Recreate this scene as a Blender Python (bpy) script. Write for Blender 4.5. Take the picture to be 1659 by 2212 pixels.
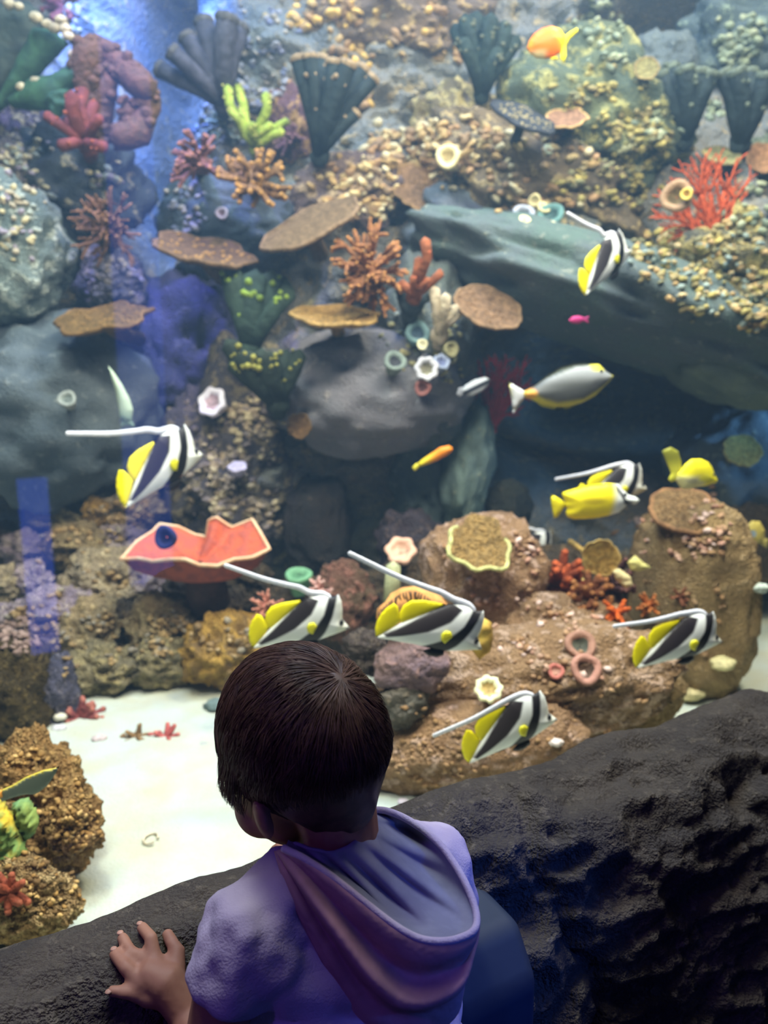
import bpy, bmesh, math, random
import numpy as np
from mathutils import Vector, Matrix, Euler
from mathutils.bvhtree import BVHTree

sc = bpy.context.scene
COL = sc.collection
for o in list(bpy.data.objects):
    bpy.data.objects.remove(o)

# ------------------------------------------------------------------ camera
FPX, IW, IH = 1662.0, 1659.0, 2212.0
PITCH = math.radians(10.0)
CAM = Vector((0.0, 0.0, 1.10))
cd = bpy.data.cameras.new('camera')
cam = bpy.data.objects.new('camera', cd)
COL.objects.link(cam)
cam.location = CAM
cam.rotation_euler = (math.pi / 2 - PITCH, 0, 0)
cd.sensor_fit = 'VERTICAL'
cd.sensor_height = 36.0
cd.sensor_width = 27.0
cd.lens = 36.0 * FPX / IH
cd.clip_start = 0.02
cd.dof.use_dof = True
cd.dof.focus_distance = 0.80
cd.dof.aperture_fstop = 4.4
sc.camera = cam

# ------------------------------------------------------------------ view, world
sc.view_settings.view_transform = 'Standard'
sc.view_settings.look = 'None'
sc.view_settings.gamma = 1.0
sc.view_settings.use_curve_mapping = False
sc.view_settings.exposure = 0.0
sc.cycles.use_denoising = True
sc.cycles.max_bounces = 6
sc.cycles.diffuse_bounces = 3
sc.cycles.glossy_bounces = 2
sc.cycles.transmission_bounces = 3
sc.cycles.transparent_max_bounces = 8
sc.cycles.volume_bounces = 0
sc.cycles.caustics_reflective = False
sc.cycles.caustics_refractive = False
sc.cycles.sample_clamp_indirect = 4.0
sc.cycles.adaptive_threshold = 0.03

world = bpy.data.worlds.new('dark_room')
sc.world = world
world.use_nodes = True
wb = world.node_tree.nodes['Background']
wb.inputs[0].default_value = (0.012, 0.013, 0.02, 1)
wb.inputs[1].default_value = 1.0


def aim(o, target):
    d = Vector(target) - o.location
    o.rotation_euler = d.to_track_quat('-Z', 'Y').to_euler()


def area(name, loc, target, size, power, col, size_y=None, spread=None):
    l = bpy.data.lights.new(name, 'AREA')
    l.energy = power
    l.color = col
    l.size = size
    if size_y:
        l.shape = 'RECTANGLE'
        l.size_y = size_y
    if spread:
        l.spread = math.radians(spread)
    o = bpy.data.objects.new(name, l)
    COL.objects.link(o)
    o.location = loc
    aim(o, target)
    return o


def spot(name, loc, target, power, col, angle, blend=0.4, rad=0.03):
    l = bpy.data.lights.new(name, 'SPOT')
    l.energy = power
    l.color = col
    l.spot_size = math.radians(angle)
    l.spot_blend = blend
    l.shadow_soft_size = rad
    o = bpy.data.objects.new(name, l)
    COL.objects.link(o)
    o.location = loc
    aim(o, target)
    return o


# lamps hung over the tank (white metal-halide style), blue tank spots, and fills added for shadows and cave
area('tank_lamp_row', (0.20, 1.14, 2.55), (-0.25, 1.95, 0.75), 2.7, 140, (1.0, 0.98, 0.91), 0.3)
area('tank_lamp_right', (1.3, 2.1, 4.1), (1.35, 2.6, 0.2), 0.5, 115, (1.0, 0.95, 0.74))
area('tank_lamp_left', (-0.7, 1.3, 4.1), (-0.5, 1.9, 0.3), 0.5, 92, (0.86, 1.0, 0.95))
area('tank_fill_blue', (0.0, 2.2, 4.1), (0.0, 2.5, 0.5), 2.4, 100, (0.24, 0.42, 1.0), 1.0)  # soft blue fill added over the whole tank to tint the shadows
spot('tank_spot_blue', (-0.85, 2.7, 2.9), (-1.05, 3.85, 2.15), 480, (0.10, 0.24, 1.0), 62, 0.7, 0.05)
spot('tank_spot_violet', (-0.9, 1.9, 3.0), (-0.68, 3.0, 1.3), 220, (0.24, 0.2, 1.0), 34, 0.8, 0.05)
spot('cave_fill_spot', (2.0, 2.35, 1.25), (0.65, 3.6, 1.05), 80, (0.22, 0.5, 1.0), 75, 0.9, 0.1)  # unseen fill light added from the side to brighten the cave
# room lamps behind the visitor: violet and blue wash, faint warm ceiling light
spot('room_lamp_violet', (-1.3, -0.5, 2.1), (-0.15, 0.6, 0.55), 30, (0.26, 0.09, 1.0), 24, 0.8, 0.1)
spot('room_lamp_blue', (1.5, -0.2, 1.5), (0.13, 0.75, 0.51), 95, (0.04, 0.16, 1.0), 13, 0.5, 0.08)
area('room_lamp_warm', (0.45, 0.62, 2.5), (0.35, 0.95, 0.5), 0.5, 1.6, (1.0, 0.80, 0.66))


# ------------------------------------------------------------------ helpers
def ray(px, py):
    a = (px - IW / 2) / FPX
    v = (py - IH / 2) / FPX
    return Vector((a, math.cos(PITCH) - v * math.sin(PITCH), -math.sin(PITCH) - v * math.cos(PITCH)))


def PX(px, py, Y):
    d = ray(px, py)
    return CAM + d * (Y / d.y)


def PZ(px, py, Z):
    d = ray(px, py)
    return CAM + d * ((Z - CAM.z) / d.z)


def mpp(px, py, Y):
    d = ray(px, py)
    return Y / d.y / FPX


def lin(c):
    r = []
    for x in c[:3]:
        x = x / 255.0
        r.append(x / 12.92 if x <= 0.04045 else ((x + 0.055) / 1.055) ** 2.4)
    return (r[0], r[1], r[2], 1.0)


def _hash(ix, iy, iz, seed):
    h = (ix * 374761393 + iy * 668265263 + iz * 2147483647 + seed * 974634777) & 0xffffffff
    h = ((h ^ (h >> 13)) * 1274126177) & 0xffffffff
    return ((h ^ (h >> 16)) & 0xffffff) / float(0xffffff)


def vnoise(p, seed=0):
    """value noise -1..1 for an (n,3) array"""
    p = np.asarray(p, dtype=np.float64)
    i = np.floor(p).astype(np.int64)
    f = p - i
    u = f * f * f * (f * (f * 6 - 15) + 10)
    r = 0
    for dx in (0, 1):
        for dy in (0, 1):
            for dz in (0, 1):
                w = (u[:, 0] if dx else 1 - u[:, 0]) * (u[:, 1] if dy else 1 - u[:, 1]) * (u[:, 2] if dz else 1 - u[:, 2])
                r = r + w * _hash(i[:, 0] + dx, i[:, 1] + dy, i[:, 2] + dz, seed)
    return r * 2 - 1


def fbm(p, seed=0, octv=4, gain=0.5, lac=2.03):
    r = 0
    a = 1.0
    q = np.asarray(p, dtype=np.float64)
    for k in range(octv):
        r = r + a * vnoise(q, seed + k * 17)
        q = q * lac + 7.3
        a *= gain
    return r


def ridged(p, seed=0, octv=4):
    r = 0
    a = 1.0
    q = np.asarray(p, dtype=np.float64)
    for k in range(octv):
        r = r + a * (1 - 2 * np.abs(vnoise(q, seed + k * 31)))
        q = q * 2.1 + 3.1
        a *= 0.5
    return r


_ICO = {}


def ico(sub):
    if sub not in _ICO:
        bm = bmesh.new()
        bmesh.ops.create_icosphere(bm, subdivisions=sub, radius=1.0)
        bm.verts.ensure_lookup_table()
        v = np.array([x.co[:] for x in bm.verts])
        f = [tuple(x.index for x in q.verts) for q in bm.faces]
        bm.free()
        _ICO[sub] = (v, f)
    return _ICO[sub]


class MB:
    """collects shapes into one mesh"""

    def __init__(self):
        self.v = []
        self.f = []
        self.m = []
        self.n = 0

    def add(self, verts, faces, mi=0):
        b = self.n
        self.v.append(np.asarray(verts, dtype=np.float64).reshape(-1, 3))
        self.n += len(verts)
        self.f.extend(tuple(i + b for i in q) for q in faces)
        self.m.extend([mi] * len(faces))

    def tube(self, pts, rad, n=7, mi=0, cap=True, flat=1.0, up=None):
        pts = [Vector(p) for p in pts]
        if not hasattr(rad, '__len__'):
            rad = [rad] * len(pts)
        vs, fs = [], []
        prev = None
        for i, p in enumerate(pts):
            t = (pts[min(i + 1, len(pts) - 1)] - pts[max(i - 1, 0)])
            t = t.normalized() if t.length > 1e-9 else Vector((0, 0, 1))
            if prev is None:
                a = Vector(up) if up is not None else (Vector((0, 0, 1)) if abs(t.z) < 0.9 else Vector((1, 0, 0)))
            else:
                a = prev
            s = (a - t * a.dot(t))
            s = s.normalized() if s.length > 1e-6 else t.orthogonal().normalized()
            prev = s
            b = t.cross(s)
            for k in range(n):
                w = 2 * math.pi * k / n
                vs.append(p + s * (math.cos(w) * rad[i] * flat) + b * (math.sin(w) * rad[i]))
        for i in range(len(pts) - 1):
            for k in range(n):
                a0 = i * n + k
                a1 = i * n + (k + 1) % n
                fs.append((a0, a1, a1 + n, a0 + n))
        if cap:
            e = pts[-1] + (pts[-1] - pts[-2]).normalized() * rad[-1] * 0.7
            vs.append(e)
            L = (len(pts) - 1) * n
            for k in range(n):
                fs.append((L + k, L + (k + 1) % n, len(vs) - 1))
            vs.append(pts[0])
            for k in range(n):
                fs.append(((k + 1) % n, k, len(vs) - 1))
        self.add([tuple(x) for x in vs], fs, mi)
        return self

    def blob(self, c, r, sub=1, sq=(1, 1, 1), mi=0, rot=None, amp=0.0, freq=2.0, seed=0):
        v, f = ico(sub)
        q = v.copy()
        if amp:
            q = q * (1 + amp * fbm(v * freq + seed * 3.7, seed, 3))[:, None]
        q = q * np.array(sq) * r
        if rot is not None:
            q = q @ np.array(rot.to_3x3() if hasattr(rot, 'to_3x3') else rot).T
        self.add(q + np.array(c), f, mi)
        return self

    def grid(self, P, mi=0, closeu=False, closev=False):
        """P: (nu,nv,3)"""
        P = np.asarray(P)
        nu, nv = P.shape[:2]
        fs = []
        for i in range(nu - (0 if closeu else 1)):
            for j in range(nv - (0 if closev else 1)):
                i2, j2 = (i + 1) % nu, (j + 1) % nv
                fs.append((i * nv + j, i2 * nv + j, i2 * nv + j2, i * nv + j2))
        self.add(P.reshape(-1, 3), fs, mi)
        return self

    def build(self, name, mats, parent=None, smooth=True, off=None):
        V = np.concatenate(self.v) if self.v else np.zeros((0, 3))
        if off is not None:
            V = V - np.array(off)
        me = bpy.data.meshes.new(name)
        me.from_pydata(V.tolist(), [], self.f)
        if not isinstance(mats, (list, tuple)):
            mats = [mats]
        for m in mats:
            me.materials.append(m)
        if len(mats) > 1:
            me.polygons.foreach_set('material_index', np.array(self.m, dtype=np.int32))
        if smooth:
            me.polygons.foreach_set('use_smooth', np.ones(len(me.polygons), dtype=bool))
        me.update()
        o = bpy.data.objects.new(name, me)
        COL.objects.link(o)
        if parent is not None:
            o.parent = parent
        return o


def tag(o, label=None, cat=None, group=None, kind=None):
    if label:
        o['label'] = label
    if cat:
        o['category'] = cat
    if group:
        o['group'] = group
    if kind:
        o['kind'] = kind
    return o


def thing(name, label, cat, loc=(0, 0, 0), group=None, rot=None):
    o = bpy.data.objects.new(name, None)
    o.empty_display_size = 0.03
    COL.objects.link(o)
    o.location = loc
    if rot is not None:
        o.rotation_euler = rot
    return tag(o, label, cat, group)


def copy_tree(o, parent=None):
    c = o.copy()
    COL.objects.link(c)
    if parent is not None:
        c.parent = parent
    for ch in list(o.children):
        copy_tree(ch, c)
    return c


# ------------------------------------------------------------------ materials
def new_mat(name):
    m = bpy.data.materials.new(name)
    m.use_nodes = True
    nt = m.node_tree
    b = nt.nodes['Principled BSDF']
    return m, nt, b


def N(nt, t, **kw):
    n = nt.nodes.new(t)
    for k, v in kw.items():
        setattr(n, k, v)
    return n


def mixc(nt, fac, a, b):
    n = N(nt, 'ShaderNodeMix', data_type='RGBA')
    for s, x in ((n.inputs[0], fac), (n.inputs[6], a), (n.inputs[7], b)):
        if hasattr(x, 'links'):
            nt.links.new(x, s)
        else:
            s.default_value = x
    return n.outputs[2]


def noise(nt, co, scale, detail=3, rough=0.6, lo=0.4, hi=0.6):
    n = N(nt, 'ShaderNodeTexNoise')
    n.inputs['Scale'].default_value = scale
    n.inputs['Detail'].default_value = detail
    n.inputs['Roughness'].default_value = rough
    nt.links.new(co, n.inputs['Vector'])
    r = N(nt, 'ShaderNodeMapRange')
    r.inputs[1].default_value = lo
    r.inputs[2].default_value = hi
    nt.links.new(n.outputs[0], r.inputs[0])
    return r.outputs[0]


def rock_mat(name, c1, c2, c3, s1=9, s2=45, bump=0.6, cov=0.55, s3=140, rough=0.85):
    """c1/c2 broad patches of stone, c3 small encrusting specks"""
    m, nt, b = new_mat(name)
    tc = N(nt, 'ShaderNodeTexCoord')
    co = tc.outputs['Object']
    f1 = noise(nt, co, s1, 4, 0.6, 0.38, 0.62)
    f2 = noise(nt, co, s2, 3, 0.65, cov, cov + 0.10)
    f3 = noise(nt, co, s3, 2, 0.6, 0.35, 0.65)
    c = mixc(nt, f1, lin(c1), lin(c2))
    c = mixc(nt, f2, c, lin(c3))
    c1, c2, c3 = (tuple(min(250, x * 1.15) for x in q) for q in (c1, c2, c3))
    dk = tuple(x * 0.72 for x in c1)
    mm = N(nt, 'ShaderNodeMath', operation='MULTIPLY')
    nt.links.new(f3, mm.inputs[0])
    mm.inputs[1].default_value = 0.45
    c = mixc(nt, mm.outputs[0], c, lin(dk))
    nt.links.new(c, b.inputs['Base Color'])
    b.inputs['Roughness'].default_value = rough
    b.inputs['Specular IOR Level'].default_value = 0.15
    bp = N(nt, 'ShaderNodeBump')
    bp.inputs['Strength'].default_value = bump
    bp.inputs['Distance'].default_value = 0.012
    add = N(nt, 'ShaderNodeMath', operation='ADD')
    nt.links.new(f2, add.inputs[0])
    nt.links.new(f3, add.inputs[1])
    nt.links.new(add.outputs[0], bp.inputs['Height'])
    nt.links.new(bp.outputs[0], b.inputs['Normal'])
    return m


_PM = {}


def plain(c, c2=None, scale=40, rough=0.7, bump=0.25, spec=0.2, name='living_tissue', lo=0.4, hi=0.6):
    """two-tone procedural material"""
    key = (tuple(c), tuple(c2) if c2 else None, scale, rough, bump, spec)
    if key in _PM:
        return _PM[key]
    m, nt, b = new_mat(name)
    tc = N(nt, 'ShaderNodeTexCoord')
    if c2 is None:
        c2 = tuple(x * 0.78 for x in c)
    f = noise(nt, tc.outputs['Object'], scale, 3, 0.6, lo, hi)
    nt.links.new(mixc(nt, f, lin(c), lin(c2)), b.inputs['Base Color'])
    b.inputs['Roughness'].default_value = rough
    b.inputs['Specular IOR Level'].default_value = spec
    if bump:
        bp = N(nt, 'ShaderNodeBump')
        bp.inputs['Strength'].default_value = bump
        bp.inputs['Distance'].default_value = 0.006
        nt.links.new(f, bp.inputs['Height'])
        nt.links.new(bp.outputs[0], b.inputs['Normal'])
    _PM[key] = m
    return m
# ------------------------------------------------------------------ the ledge line (also the line of the glass)
E0 = Vector((-0.377, 0.671, 0))
U = Vector((0.857, 0.516, 0)).normalized()
WN = Vector((U.y, -U.x, 0))           # towards the room


def ledge_z(px, py):
    d = ray(px, py)
    t = (E0 - CAM).dot(WN) / d.dot(WN)
    p = CAM + d * t
    return (p - E0).dot(U), p.z


_edge = [(-200, 2085), (0, 2042), (130, 2006), (230, 1972), (330, 1926), (430, 1887), (520, 1868), (600, 1830), (720, 1785), (860, 1734),
         (940, 1700), (1010, 1679), (1100, 1664), (1200, 1636), (1270, 1592), (1330, 1574), (1420, 1566), (1500, 1527),
         (1570, 1500), (1615, 1483), (1659, 1491), (1800, 1450)]
_es = np.array([ledge_z(*e) for e in _edge])


def build_floor():
    mb = MB()
    mb.grid([[(-3, -2.5, 0), (-3, 1.9, 0)], [(3.5, -2.5, 0), (3.5, 1.9, 0)]])
    o = mb.build('floor', plain((38, 36, 40), (28, 27, 32), 30, 0.8, 0.2, 0.1, 'dark_floor'))
    tag(o, kind='structure')


def build_ledge():
    ns, nq = 460, 190
    s = np.linspace(-0.9, 2.3, ns)
    prof = np.array([(-0.03, 0.10), (-0.028, 0.44), (-0.015, 0.537), (0, 0.55), (0.03, 0.551), (0.075, 0.54), (0.11, 0.505), (0.14, 0.42),
                     (0.165, 0.30), (0.18, 0.15), (0.19, 0.0)])
    L = np.concatenate([[0], np.cumsum(np.hypot(*np.diff(prof, axis=0).T))])
    q = np.linspace(0, L[-1], nq)
    pt = np.interp(q, L, prof[:, 0])
    pz = np.interp(q, L, prof[:, 1])
    k = np.ones(7) / 7
    pt[3:-3] = np.convolve(pt, k, 'valid')
    pz[3:-3] = np.convolve(pz, k, 'valid')
    ez = np.interp(s, _es[:, 0], _es[:, 1]) - 0.55
    S, T = np.meshgrid(s, pt, indexing='ij')
    Z = np.repeat(pz[None, :], ns, 0)
    wide = 1 + np.clip((S - 0.55) * 0.9, 0, 0.9)
    Z = Z + ez[:, None] * np.clip(Z / 0.5, 0, 1)
    T = np.where(T > 0, T * wide, T)
    dt = np.gradient(T, axis=1)
    dz = np.gradient(Z, axis=1)
    ln = np.hypot(dt, dz) + 1e-9
    nt_, nz_ = -dz / ln, dt / ln
    nt_, nz_ = np.where(T > -0.01, nt_, 0), np.where(T > -0.01, nz_, 0)
    P = np.stack([S, T, Z], -1).reshape(-1, 3)
    big = fbm(P * 6, 5, 3)
    mid = ridged(P * np.array([16, 22, 22]), 9, 4)
    fine = fbm(P * 75, 21, 3)
    near = np.clip((T.reshape(-1) - 0.004) / 0.06, 0, 1)
    right = np.clip((S.reshape(-1) - 0.15) / 0.4, 0.35, 1)
    d = (0.020 * big * near * right + 0.014 * mid * near * right + 0.0028 * fine * (0.35 + near))
    # a deep crack running down the right half
    cr = np.exp(-((P[:, 0] - 0.62 - 0.05 * vnoise(P * 14, 3) - (P[:, 1] - 0.1) * 0.2) / 0.012) ** 2)
    d -= 0.02 * cr * near
    d = d.reshape(T.shape)
    T2, Z2 = T + nt_ * d, Z + nz_ * d
    X = E0.x + U.x * S + WN.x * T2
    Y = E0.y + U.y * S + WN.y * T2
    mb = MB()
    mb.grid(np.stack([X, Y, Z2], -1)[:, ::-1])
    m = rock_mat('dark_ledge_rock', (76, 70, 64), (60, 56, 54), (92, 85, 76), 10, 60, 0.5, 0.55, 190)
    o = mb.build('rock_ledge', m)
    tag(o, 'dark rough rock ledge running along the foot of the aquarium window', 'ledge')
    # smooth dark post let into the rock, right of the child
    sp = 0.475
    mb = MB()
    a = E0 + U * (sp - 0.075) + WN * 0.05
    pr = [(0, 0.0), (0.168, 0.0), (0.164, 0.44), (0.13, 0.492), (0.02, 0.50), (0, 0.3)]
    n = len(pr)
    vs = []
    for kx in range(2):
        for (t, z) in pr:
            p = a + U * (0.115 * kx) + WN * t
            vs.append((p.x, p.y, z))
    fs = [tuple(range(n)), tuple(range(n, 2 * n))[::-1]] + [(i, (i + 1) % n, n + (i + 1) % n, n + i)[::-1] for i in range(n)]
    mb.add(vs, fs)
    o = mb.build('trim_1', plain((44, 52, 66), (38, 46, 60), 12, 0.6, 0.05, 0.2, 'smooth_post'), smooth=True)
    bv = o.modifiers.new('bevel', 'BEVEL')
    bv.width = 0.016
    bv.segments = 5
    bv.harden_normals = True
    tag(o, kind='structure')


def slab(name, mat, s0, s1, t0, t1, z0, z1):
    vs = []
    for z in (z0, z1):
        for (s, t) in ((s0, t0), (s1, t0), (s1, t1), (s0, t1)):
            p = E0 + U * s + WN * t
            vs.append((p.x, p.y, z))
    fs = [q[::-1] for q in ((0, 3, 2, 1), (4, 5, 6, 7), (0, 1, 5, 4), (1, 2, 6, 5), (2, 3, 7, 6), (3, 0, 4, 7))]
    mb = MB()
    mb.add(vs, fs)
    return mb.build(name, mat, smooth=False)


def build_glass():
    m = bpy.data.materials.new('aquarium_glass')
    m.use_nodes = True
    nt = m.node_tree
    nt.nodes.clear()
    out = N(nt, 'ShaderNodeOutputMaterial')
    tr = N(nt, 'ShaderNodeBsdfTransparent')
    tr.inputs[0].default_value = (0.985, 0.99, 0.985, 1)
    gl = N(nt, 'ShaderNodeBsdfGlossy')
    gl.inputs['Roughness'].default_value = 0.02
    lw = N(nt, 'ShaderNodeLayerWeight')
    pw = N(nt, 'ShaderNodeMath', operation='POWER')
    pw.inputs[1].default_value = 5.0
    nt.links.new(lw.outputs['Facing'], pw.inputs[0])
    sch = N(nt, 'ShaderNodeMath', operation='MULTIPLY_ADD')
    sch.inputs[1].default_value = 0.9
    sch.inputs[2].default_value = 0.04
    nt.links.new(pw.outputs[0], sch.inputs[0])
    geo = N(nt, 'ShaderNodeNewGeometry')
    fr = N(nt, 'ShaderNodeMath', operation='MULTIPLY')
    inv = N(nt, 'ShaderNodeMath', operation='SUBTRACT')
    inv.inputs[0].default_value = 1.0
    nt.links.new(geo.outputs['Backfacing'], inv.inputs[1])
    nt.links.new(sch.outputs[0], fr.inputs[0])
    nt.links.new(inv.outputs[0], fr.inputs[1])
    mx = N(nt, 'ShaderNodeMixShader')
    nt.links.new(fr.outputs[0], mx.inputs[0])
    nt.links.new(tr.outputs[0], mx.inputs[1])
    nt.links.new(gl.outputs[0], mx.inputs[2])
    nt.links.new(mx.outputs[0], out.inputs[0])
    # one tall pane; only its room side is mirrored strongly enough to see
    o = slab('window_1', m, -1.6, 3.0, -0.048, -0.036, 0.12, 1.859)
    tag(o, kind='structure')


def build_water():
    m = bpy.data.materials.new('tank_water')
    m.use_nodes = True
    nt = m.node_tree
    nt.nodes.clear()
    out = N(nt, 'ShaderNodeOutputMaterial')
    v = N(nt, 'ShaderNodeVolumePrincipled')
    v.inputs['Color'].default_value = (0.34, 0.62, 0.95, 1)
    v.inputs['Absorption Color'].default_value = (0.9, 0.97, 1.0, 1)
    v.inputs['Density'].default_value = WATER
    v.inputs['Anisotropy'].default_value = 0.2
    nt.links.new(v.outputs[0], out.inputs['Volume'])
    o = slab('water', m, -1.55, 2.95, -4.4, -0.052, 0.13, 2.92)
    tag(o, 'clear blue tinted water filling the tank behind the glass', kind='structure')


WATER = 0.042
SAND_Z = 0.20


def build_sand():
    ns, nt_ = 200, 150
    s = np.linspace(-1.5, 2.9, ns)
    t = np.linspace(0.052, 3.6, nt_) ** 1.0
    S, T = np.meshgrid(s, t, indexing='ij')
    X = E0.x + U.x * S - WN.x * T
    Y = E0.y + U.y * S - WN.y * T
    P = np.stack([X, Y, X * 0], -1).reshape(-1, 3)
    Z = SAND_Z + (0.010 * fbm(P * 3, 2, 3) + 0.003 * fbm(P * 22, 8, 2)).reshape(X.shape)
    mb = MB()
    mb.grid(np.stack([X, Y, Z], -1))
    m, ntr, b = new_mat('white_sand')
    tc = N(ntr, 'ShaderNodeTexCoord')
    f = noise(ntr, tc.outputs['Object'], 7, 4, 0.6, 0.35, 0.65)
    f2 = noise(ntr, tc.outputs['Object'], 160, 2, 0.6, 0.3, 0.7)
    c = mixc(ntr, f, lin((184, 197, 188)), lin((182, 184, 160)))
    m2 = N(ntr, 'ShaderNodeMath', operation='MULTIPLY')
    ntr.links.new(f2, m2.inputs[0])
    m2.inputs[1].default_value = 0.25
    c = mixc(ntr, m2.outputs[0], c, lin((170, 164, 146)))
    ntr.links.new(c, b.inputs['Base Color'])
    b.inputs['Roughness'].default_value = 0.9
    b.inputs['Specular IOR Level'].default_value = 0.1
    bp = N(ntr, 'ShaderNodeBump')
    bp.inputs['Strength'].default_value = 0.3
    bp.inputs['Distance'].default_value = 0.004
    ntr.links.new(f2, bp.inputs['Height'])
    ntr.links.new(bp.outputs[0], b.inputs['Normal'])
    o = mb.build('sand_bed', m)
    tag(o, 'bright white sand covering the bottom of the tank', 'sand', kind='stuff')


def build_light_panels():
    """tall blue lamps on the room wall facing the tank; the glass mirrors them as blue strips"""
    m = bpy.data.materials.new('blue_lamp')
    m.use_nodes = True
    nt = m.node_tree
    nt.nodes.clear()
    out = N(nt, 'ShaderNodeOutputMaterial')
    e = N(nt, 'ShaderNodeEmission')
    e.inputs[0].default_value = (0.05, 0.13, 1.0, 1)
    e.inputs[1].default_value = 1.0
    nt.links.new(e.outputs[0], out.inputs[0])
    T = 2.4
    ms = []
    for pw in BLUE_LAMP:
        q = m.copy()
        q.node_tree.nodes['Emission'].inputs[1].default_value = pw
        ms.append(q)
    g = 0.036

    def sz(px, py):
        d = ray(px, py)
        t = ((E0 - CAM).dot(WN) - T - 2 * g) / d.dot(WN)
        p = CAM + d * t
        return (p - E0).dot(U), p.z
    for (L, R, lab) in ((((226, -150), (262, 1262)), ((312, -150), (374, 1262)), 'tall blue light panel on the room wall, mirrored as a blue strip in the glass'),
                        (((28, 1035), (92, 1590)), ((84, 1035), (162, 1590)), 'shorter blue light panel on the room wall, mirrored low at the left of the glass')):
        a, b, c, d = sz(*L[0]), sz(*L[1]), sz(*R[0]), sz(*R[1])
        s0, s1 = (a[0] + b[0]) / 2, (c[0] + d[0]) / 2
        z1, z0 = (a[1] + c[1]) / 2, (b[1] + d[1]) / 2
        o = slab('light_panel', ms.pop(0), s0, s1, T, T + 0.03, max(z0, 0.0), z1)
        tag(o, lab, 'lamp')
        fr = slab('frame', plain((30, 30, 34), None, 30, 0.5, 0), s0 - 0.02, s1 + 0.02, T + 0.032, T + 0.07, max(z0 - 0.02, 0.0), z1 + 0.02)
        fr.parent = o


BLUE_LAMP = (2.6, 5.0)
def build_lamp_blocker():
    o = slab('lamp_blocker', plain((40, 40, 44), None, 20, 0.9, 0.1), -1.8, 3.2, -0.06, -0.02, 1.86, 5.0)  # unseen panel added above the glass to keep tank lamps off ledge and child
    tag(o, kind='structure')


ROCKS = []      # everything corals may grow on


def reef_y(X, Z):
    Y = 3.05 + 0.20 * (Z - 0.2)

    def bump(px, py, rx, ry, dy, Yr=3.3, pw=1.0):
        c = PX(px, py, Yr)
        k = mpp(px, py, Yr)
        q = ((X - c.x) / (rx * k)) ** 2 + ((Z - c.z) / (ry * k * 1.05)) ** 2
        return dy * np.exp(-q ** pw)

    Y = Y + bump(345, 130, 75, 330, 0.75, 3.5, 2)        # blue channel
    Y = Y + bump(330, 430, 60, 140, 0.5, 3.3, 2)
    Y = Y + bump(1230, 860, 300, 150, 1.0, 3.4, 2)       # cave
    Y = Y + bump(1430, 930, 220, 120, 0.6, 3.4, 2)
    Y = Y + bump(1470, 70, 170, 80, 0.45, 3.6, 2)
    Y = Y + bump(170, 1060, 190, 70, 0.5, 3.0, 2)
    Y = Y + bump(600, 590, 120, 80, 0.25, 3.2, 2)
    Y = Y - bump(700, 480, 210, 160, 0.28, 3.2)
    Y = Y - bump(1120, 380, 280, 150, 0.30, 3.2)
    Y = Y - bump(1560, 520, 200, 200, 0.35, 3.2)
    Y = Y - bump(760, 900, 210, 230, 0.30, 3.0)
    Y = Y - bump(480, 1000, 150, 210, 0.25, 3.0)
    Y = Y - bump(560, 180, 120, 170, 0.18, 3.5)
    Y = Y - bump(850, 100, 200, 160, 0.22, 3.5)
    return Y


def build_reef():
    nx, nz = 330, 250
    x = np.linspace(-2.7, 3.1, nx)
    z = np.linspace(0.1, 3.4, nz)
    X, Z = np.meshgrid(x, z, indexing='ij')
    Y = reef_y(X, Z)
    P = np.stack([X, Y * 0.4, Z], -1).reshape(-1, 3)
    d = 0.085 * fbm(P * 2.6, 3, 3) + 0.035 * ridged(P * 7, 11, 3) + 0.022 * fbm(P * 22, 6, 3)
    Y = Y - d.reshape(X.shape)
    mb = MB()
    mb.grid(np.stack([X, Y, Z], -1))
    m = rock_mat('reef_stone', (116, 124, 126), (138, 130, 112), (182, 162, 118), 2.6, 16, 0.8, 0.56, 60)
    o = mb.build('wall_back', m)
    tag(o, 'rough reef rock face closing the back of the tank', kind='structure')
    ROCKS.append(o)


def boulder(name, label, cx, cy, rx, ry, Y, mat, seed, depth=0.8, sub=5, amp=0.20, freq=1.7, fine=0.05, ffreq=9, tilt=0, cat='rock', box=0.0, group=None):
    if cat == 'rock' and name in ('boulder', 'rock_shelf'):
        rx, ry, Y = rx * 1.16, ry * 1.16, Y + 0.10
        amp, freq, fine = amp * 1.15, freq * 1.15, fine * 1.25
    k = mpp(cx, cy, Y)
    c = PX(cx, cy, Y)
    v, f = ico(sub)
    n = v.copy()
    if box:
        n = np.sign(n) * np.abs(n) ** (1 - box)
    r = 1 + amp * fbm(v * freq + seed * 5.1, seed, 3) + fine * ridged(v * ffreq * 0.5 + seed, seed + 3, 3)
    q = n * r[:, None] * np.array([rx * k, (rx + ry) * 0.5 * k * depth, ry * k])
    if tilt:
        a = math.radians(tilt)
        R = np.array([[math.cos(a), 0, math.sin(a)], [0, 1, 0], [-math.sin(a), 0, math.cos(a)]])
        q = q @ R.T
    mb = MB()
    mb.add(q, f)
    o = mb.build(name, mat)
    o.location = c
    tag(o, label, cat, group)
    ROCKS.append(o)
    return o


def R_(a, b, c, s1=9, s2=45, bump=0.7, cov=0.55):
    return rock_mat('stone', a, b, c, s1, s2, bump, cov)


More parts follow.
